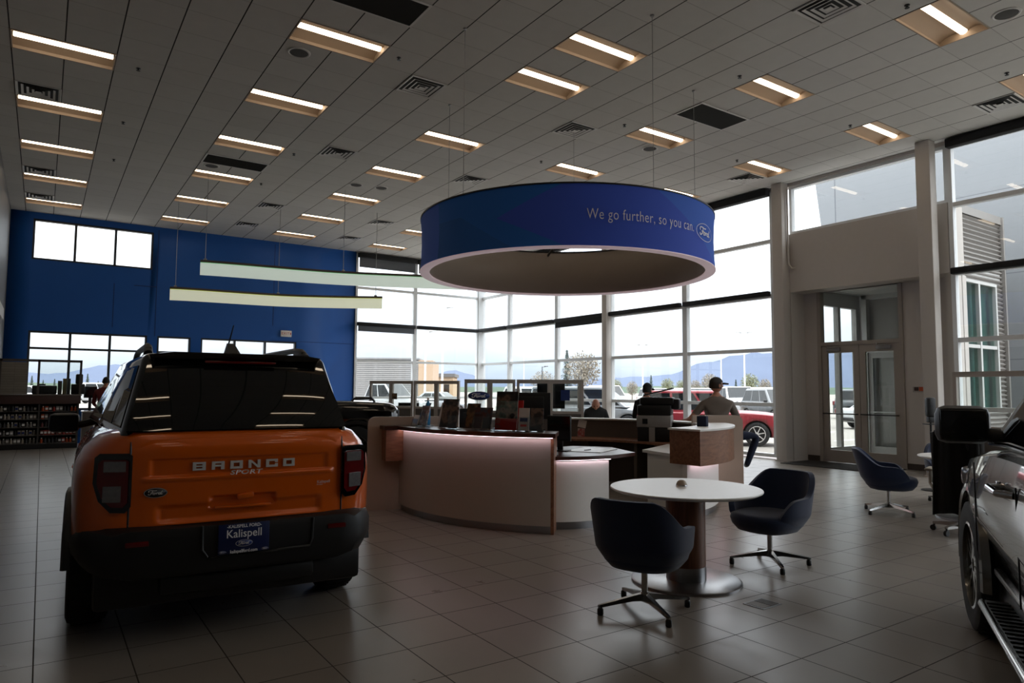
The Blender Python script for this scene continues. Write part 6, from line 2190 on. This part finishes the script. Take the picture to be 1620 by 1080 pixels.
ridge('hills', 900, [(-250, 14), (0, 24), (90, 22), (180, 36), (260, 34), (420, 20), (640, 14), (720, 30), (790, 12), (860, 12), (960, 20), (1010, 22), (1060, 26), (1110, 44), (1180, 60), (1260, 62), (1400, 70), (1500, 60), (1850, 40)], pm('haze_tinted_forested_hills', (84, 92, 108), 1.0, var=0.10, scale=0.02, spec=0.0), 3)  # blue-grey base colour of the hills carries the haze of distance
ridge('foothills', 420, [(-250, 5), (0, 8), (200, 6), (500, 4), (900, 6), (1100, 9), (1300, 8), (1850, 6)], pm('green_grey_foothills', (76, 86, 76), 1.0, var=0.2, scale=0.1, spec=0.0), 4)
# ------------------------------------------------------------------ people
def skin_body(joints, edges):
    me = bpy.data.meshes.new('p')
    names = list(joints)
    me.from_pydata([joints[n][0] for n in names], [(names.index(a), names.index(b)) for a, b in edges], [])
    o = bpy.data.objects.new('p', me)
    COL.objects.link(o)
    md = o.modifiers.new('skin', 'SKIN')
    md.use_smooth_shade = True
    for i, n in enumerate(names):
        r = joints[n][1]
        sv = me.skin_vertices[0].data[i]
        sv.radius = (r, r) if not isinstance(r, tuple) else r
        sv.use_root = (n == 'pelvis')
    o.modifiers.new('sub', 'SUBSURF').levels = 2
    apply_mods(o)
    return o

def fingers(j, e, hand, tag_, dirv, side, r=0.0088):
    """five short chains rooted in the palm"""
    d = Vector(dirv).normalized()
    up = Vector((0, 0, 1))
    s_ = d.cross(up)
    if s_.length < 0.1:
        s_ = Vector((1, 0, 0))
    s_ = s_.normalized()
    h = Vector(j[hand][0])
    for k, (off, ln) in enumerate(((-0.032, 0.062), (-0.011, 0.074), (0.011, 0.070), (0.032, 0.055))):
        base = h + s_ * off + d * 0.035
        a = base + d * ln * 0.5
        b = a + (d * 0.6 - up * 0.8).normalized() * ln * 0.5
        n0, n1, n2 = (tag_ + 'f%d%s' % (k, c) for c in 'abc')
        j[n0] = (tuple(base), r); j[n1] = (tuple(a), r); j[n2] = (tuple(b), r * 0.85)
        e += [(hand, n0), (n0, n1), (n1, n2)]
    th = h + s_ * (-0.045 * side) + d * 0.005
    t2 = th + (d * 0.8 - s_ * 0.5 * side).normalized() * 0.045
    j[tag_ + 't0'] = (tuple(th), r * 1.1); j[tag_ + 't1'] = (tuple(t2), r)
    e += [(hand, tag_ + 't0'), (tag_ + 't0', tag_ + 't1')]

def head_geo(mb, c, rot, s=1.0):
    """head with brow, nose, lips, chin, ears; faces +y before rotation"""
    mt = Matrix.Translation(c) @ rot.to_4x4()
    def f(u, v):
        th = 2 * PI * u
        ph = PI * v
        x = math.sin(ph) * math.sin(th)
        y = math.sin(ph) * math.cos(th)
        z = -math.cos(ph)
        w = 0.076 if z > -0.1 else 0.076 * (1 - 0.42 * ((-z - 0.1) / 0.9) ** 1.4)
        X = x * w
        Y = y * (0.096 if y > 0 else 0.102) * (1 if z > -0.2 or y > 0 else 1 - 0.4 * (-z - 0.2))
        Z = z * 0.118
        if y > 0.5:
            k = (y - 0.5) / 0.5
            g = lambda cx_, cz_, sx_, sz_: math.exp(-((X - cx_) / sx_) ** 2 - ((Z - cz_) / sz_) ** 2)
            Y += k * (0.030 * g(0, -0.018, 0.011, 0.020) + 0.012 * g(0, 0.0, 0.008, 0.03) + 0.007 * g(0, 0.028, 0.04, 0.010) - 0.010 * g(0.03, 0.012, 0.014, 0.010) - 0.010 * g(-0.03, 0.012, 0.014, 0.010) + 0.008 * g(0, -0.058, 0.02, 0.006) + 0.008 * g(0, -0.070, 0.018, 0.006) + 0.010 * g(0, -0.098, 0.02, 0.012))
        return mt @ (Vector((X, Y, Z)) * s)
    mb.grid(f, 40, 28, closeu=True)
    for sd in (-1, 1):
        mb.sphere(mt @ Vector((sd * 0.078 * s, -0.005 * s, -0.008 * s)), (0.010 * s, 0.020 * s, 0.032 * s), 10, 8, rot)
    return mt

def person(label, loc, rz, pose, top_mat, leg_mat, head_c, head_rot, hat=None, hair=None, z_wrist=None, sleeve='short', name='person', group=None, shoe='black', brim_dir=0):
    j = dict(pose)
    e = [('pelvis', 'spine'), ('spine', 'chest'), ('chest', 'neck'), ('neck', 'skull')]
    for s_ in 'LR':
        e += [('chest', 'sh' + s_), ('sh' + s_, 'el' + s_), ('el' + s_, 'wr' + s_), ('wr' + s_, 'ha' + s_), ('pelvis', 'hip' + s_), ('hip' + s_, 'kn' + s_), ('kn' + s_, 'an' + s_), ('an' + s_, 'toe' + s_)]
        d = Vector(j['ha' + s_][0]) - Vector(j['wr' + s_][0])
        fingers(j, e, 'ha' + s_, s_, d, 1 if s_ == 'L' else -1)
    o = skin_body(j, e)
    mb = MB()
    mb.bm.from_mesh(o.data)
    bpy.data.objects.remove(o)
    # clothing regions by the nearest bone
    bones = [(a, b) for a, b in e]
    def near(p):
        best = (9, None)
        for a, b in bones:
            A, Bv = Vector(j[a][0]), Vector(j[b][0])
            ab = Bv - A
            t = max(0, min(1, (p - A).dot(ab) / max(1e-9, ab.length_squared)))
            dd = (A + ab * t - p).length
            if dd < best[0]:
                best = (dd, (a, b, t))
        return best[1]
    for f in mb.bm.faces:
        a, b, t = near(f.calc_center_median())
        k = 0
        if a in ('pelvis', 'spine') and b in ('spine', 'chest') or (a == 'chest' and b[:2] == 'sh'):
            k = 1
        elif a == 'chest' and b == 'neck':
            k = 1 if t < 0.92 else 0
        elif a[:2] == 'sh':
            k = 1 if (sleeve == 'long' or t < 0.75) else 0
        elif a[:2] == 'el':
            k = 1 if (sleeve == 'long' and t < 0.9) else 0
        elif (a == 'pelvis' and b[:3] == 'hip') or a[:3] == 'hip' or a[:2] == 'kn':
            k = 2
        elif a[:2] == 'an':
            k = 3
        f.material_index = k
        f.smooth = True
    mb.m = 0
    mt = head_geo(mb, Vector(head_c), head_rot)
    b = mb.build(name, ['skin', top_mat, leg_mat, shoe], None, (loc[0], loc[1], loc[2] if len(loc) > 2 else 0), sharp=180, rotz=rz)
    tag(b, label, 'person', group)
    # eyes
    m2 = MB()
    for sd in (-1, 1):
        m2.sphere(mt @ Vector((sd * 0.030, 0.083, 0.012)), 0.011, 12, 8)
    m2.build('eyes', pm('dark_eyes', (40, 32, 30), 0.2), b)
    if hair:
        m2 = MB()
        def hf(u, v):
            th = 2 * PI * u
            ph = PI * (0.36 + 0.64 * v) if abs(((u + 0.5) % 1) - 0.5) > 0.17 else PI * (0.70 + 0.30 * v)
            x, y, z = math.sin(ph) * math.sin(th), math.sin(ph) * math.cos(th), -math.cos(ph)
            return mt @ Vector((x * 0.083, y * 0.104 - 0.003, z * 0.124))
        m2.grid(hf, 36, 12, closeu=True)
        m2.build('hair', hair, b, normals=False)
    if hat:
        m2 = MB()
        def cf(u, v):
            th = 2 * PI * u
            ph = PI * (0.60 + 0.40 * v)
            x, y, z = math.sin(ph) * math.sin(th), math.sin(ph) * math.cos(th), -math.cos(ph)
            return mt @ Vector((x * 0.088, y * 0.110 - 0.002, 0.012 + z * 0.125))
        m2.grid(cf, 36, 12, closeu=True)
        cap_ = m2.build('cap', hat, b, normals=False)
        m2 = MB()
        pts = []
        for k in range(13):
            a = R(-75 + 150 * k / 12)
            pts.append((math.sin(a) * 0.082, 0.070 + math.cos(a) * 0.02))
        for k in range(13):
            a = R(75 - 150 * k / 12)
            pts.append((math.sin(a) * 0.080, 0.120 + math.cos(a) * 0.072))
        m2.prism(pts, 2, 0.038, 0.056, mt @ Matrix.Rotation(R(-8), 4, 'X'))
        m2.build('cap_brim', hat, cap_)
    return b

def sit(seat, lean=0.0, kneeL=(-0.12, 0.42), kneeR=(0.12, 0.42), shank=None, hands=None, elb=None):
    z = seat + 0.10
    sh = shank if shank is not None else 0.42
    P = {'pelvis': ((0, 0, z), 0.135), 'spine': ((0, 0.02 + lean * 0.4, z + 0.24), 0.135), 'chest': ((0, 0.03 + lean, z + 0.44), 0.145), 'neck': ((0, 0.05 + lean * 1.2, z + 0.60), 0.058), 'skull': ((0, 0.065 + lean * 1.35, z + 0.68), 0.052)}
    for s_, sx in (('L', -1), ('R', 1)):
        kn = kneeL if s_ == 'L' else kneeR
        P['sh' + s_] = ((sx * 0.185, 0.02 + lean, z + 0.47), 0.072)
        el = elb[s_] if elb else (sx * 0.27, 0.06 + lean, z + 0.20)
        P['el' + s_] = (el, 0.047)
        ha = hands[s_] if hands else (sx * 0.14, 0.34 + lean, z + 0.10)
        wr = tuple(e_ + (h_ - e_) * 0.76 for e_, h_ in zip(el, ha))
        P['wr' + s_] = (wr, 0.028)
        P['ha' + s_] = (ha, 0.034)
        P['hip' + s_] = ((sx * 0.10, 0.04, z - 0.02), 0.098)
        P['kn' + s_] = ((kn[0], kn[1], seat + 0.07), 0.064)
        P['an' + s_] = ((kn[0] * 0.74, kn[1] - 0.02, seat + 0.07 - sh), 0.042)
        P['toe' + s_] = ((kn[0] * 0.78, kn[1] + 0.13, seat + 0.07 - sh - 0.045), 0.036)
    return P
def standp(H, lean=0.0):
    k = H / 1.75
    P = {'pelvis': ((0, 0, 0.93 * k), 0.135 * k), 'spine': ((0, 0.01 + lean * 0.3, 1.14 * k), 0.128 * k), 'chest': ((0, 0.02 + lean, 1.32 * k), 0.14 * k), 'neck': ((0, 0.03 + lean * 1.2, 1.485 * k), 0.056 * k), 'skull': ((0, 0.045 + lean * 1.3, 1.56 * k), 0.05 * k)}
    for s_, sx in (('L', -1), ('R', 1)):
        P['sh' + s_] = ((sx * 0.185 * k, 0.01 + lean, 1.365 * k), 0.068 * k)
        P['el' + s_] = ((sx * 0.25 * k, 0.03 + lean, 1.08 * k), 0.045 * k)
        P['wr' + s_] = ((sx * 0.20 * k, 0.20 + lean, 0.97 * k), 0.028 * k)
        P['ha' + s_] = ((sx * 0.18 * k, 0.27 + lean, 0.95 * k), 0.033 * k)
        P['hip' + s_] = ((sx * 0.095 * k, 0, 0.90 * k), 0.095 * k)
        P['kn' + s_] = ((sx * 0.11 * k, 0.02, 0.50 * k), 0.06 * k)
        P['an' + s_] = ((sx * 0.115 * k, -0.01, 0.09 * k), 0.042 * k)
        P['toe' + s_] = ((sx * 0.13 * k, 0.15, 0.04 * k), 0.037 * k)
    return P

M['grey_polo'] = pm('grey_brown_polo', (112, 102, 94), 0.9, var=0.08, scale=40)
M['dark_shirt'] = pm('dark_green_grey_shirt', (38, 42, 42), 0.9, var=0.1, scale=40)
M['black_cloth'] = pm('black_cotton', (22, 22, 24), 0.95, var=0.1, scale=40)
M['red_shirt'] = pm('dark_red_shirt', (96, 28, 28), 0.9, var=0.1, scale=40)
M['cap_grey'] = pm('grey_cap_cloth', (58, 54, 52), 0.9, var=0.1, scale=60)
# man in grey polo on a stool, his back to us, face turned right
sz = 0.74
ps = sit(sz, 0.02, (-0.18, 0.40), (0.56, 0.12), 0.44, hands={'L': (-0.42, 0.24, sz + 0.30), 'R': (0.24, 0.38, sz + 0.14)}, elb={'L': (-0.36, 0.02, sz + 0.34), 'R': (0.30, 0.06, sz + 0.30)})
person('man in grey polo and dark cap with brim right, sitting with his back to us', (8.86, 7.20), R(-38), ps, 'grey_polo', 'navy', (0.005, 0.10, sz + 0.87), Matrix.Rotation(R(-62), 3, 'Z'), hat='cap_grey', hair=pm('dark_brown_hair', (44, 34, 28), 0.8)).scale = (1.14, 1.1, 1.0)
t = thing('bar_stool', 'bar stool under the man in grey polo, mostly hidden by the divider', 'stool', (8.86, 7.20, 0), R(-38))
MB().lathe([(0, sz - 0.03), (0.17, sz - 0.03), (0.19, sz - 0.055), (0.18, sz - 0.08), (0, sz - 0.085)], 28).build('seat', 'black', t)
MB().lathe([(0.025, sz - 0.08), (0.025, 0.03)], 14).build('column', 'steel', t)
MB().lathe([(0, 0.03), (0.2, 0.022), (0.21, 0.0), (0, 0.0)], 32).build('base', 'steel', t)
mb = MB(); mb.tube([(0.17 * math.cos(R(a)), 0.17 * math.sin(R(a)), 0.30) for a in range(0, 361, 20)], 0.010, 8, False); mb.tube([(0, 0, 0.30), (0.17, 0, 0.30)], 0.008, 6); mb.build('foot_ring', 'steel', t)
# person in black cap behind the printer
person('person in black cap and black top standing behind the printer', (9.12, 9.02), R(-60), standp(1.66), 'black_cloth', 'navy', (0, 0.075, 1.53), Matrix.Rotation(R(-10), 3, 'Z') @ Matrix.Rotation(R(-6), 3, 'X'), hat='black_cloth', hair=pm('black_hair', (20, 18, 18), 0.8), sleeve='long')
# bald man sitting at a desk, looking down
sz = 0.50
ps = sit(sz, 0.10, (-0.12, 0.38), (0.12, 0.38), 0.40, hands={'L': (-0.14, 0.40, 0.80), 'R': (0.12, 0.42, 0.80)}, elb={'L': (-0.27, 0.12, 0.80), 'R': (0.27, 0.12, 0.80)})
person('bald man in dark shirt sitting at a desk and looking down, facing us', (9.60, 10.95), R(138), ps, 'dark_shirt', 'navy', (0, 0.26, 1.23), Matrix.Rotation(R(-34), 3, 'X'), sleeve='long')
c4 = thing('office_chair', 'dark office chair under the bald man at the desk', 'chair', (9.50, 10.84, 0), R(138))
MB().box(-0.23, 0.23, -0.22, 0.24, 0.40, 0.455, 0.025).build('seat', 'black', c4)
MB().box(-0.21, 0.21, -0.28, -0.23, 0.52, 0.92, 0.02).build('backrest', 'black', c4)
MB().lathe([(0.03, 0.40), (0.03, 0.08), (0.0, 0.08)], 14).build('column', 'black', c4)
for k in range(5):
    rot = Matrix.Rotation(R(72 * k), 4, 'Z')
    mb = MB(); mb.box(0.0, 0.30, -0.02, 0.02, 0.05, 0.09, 0.01, rot); lg = mb.build('leg', 'black', c4)
    mb = MB(); mb.lathe([(0, -0.012), (0.026, -0.012), (0.026, 0.012), (0, 0.012)], 12, rot @ Matrix.Translation((0.28, 0, 0.027)) @ Matrix.Rotation(R(90), 4, 'X')); mb.build('caster', 'black', lg)
# person in dark red at the far left counter
person('person in dark red shirt standing at the far left counter, back to us', (1.32, 20.35), R(-20), standp(1.80, 0.03), 'red_shirt', 'navy', (0, 0.10, 1.665), Matrix.Rotation(R(20), 3, 'Z') @ Matrix.Rotation(R(-8), 3, 'X'), hair=pm('dark_hair', (26, 22, 20), 0.8), sleeve='long')
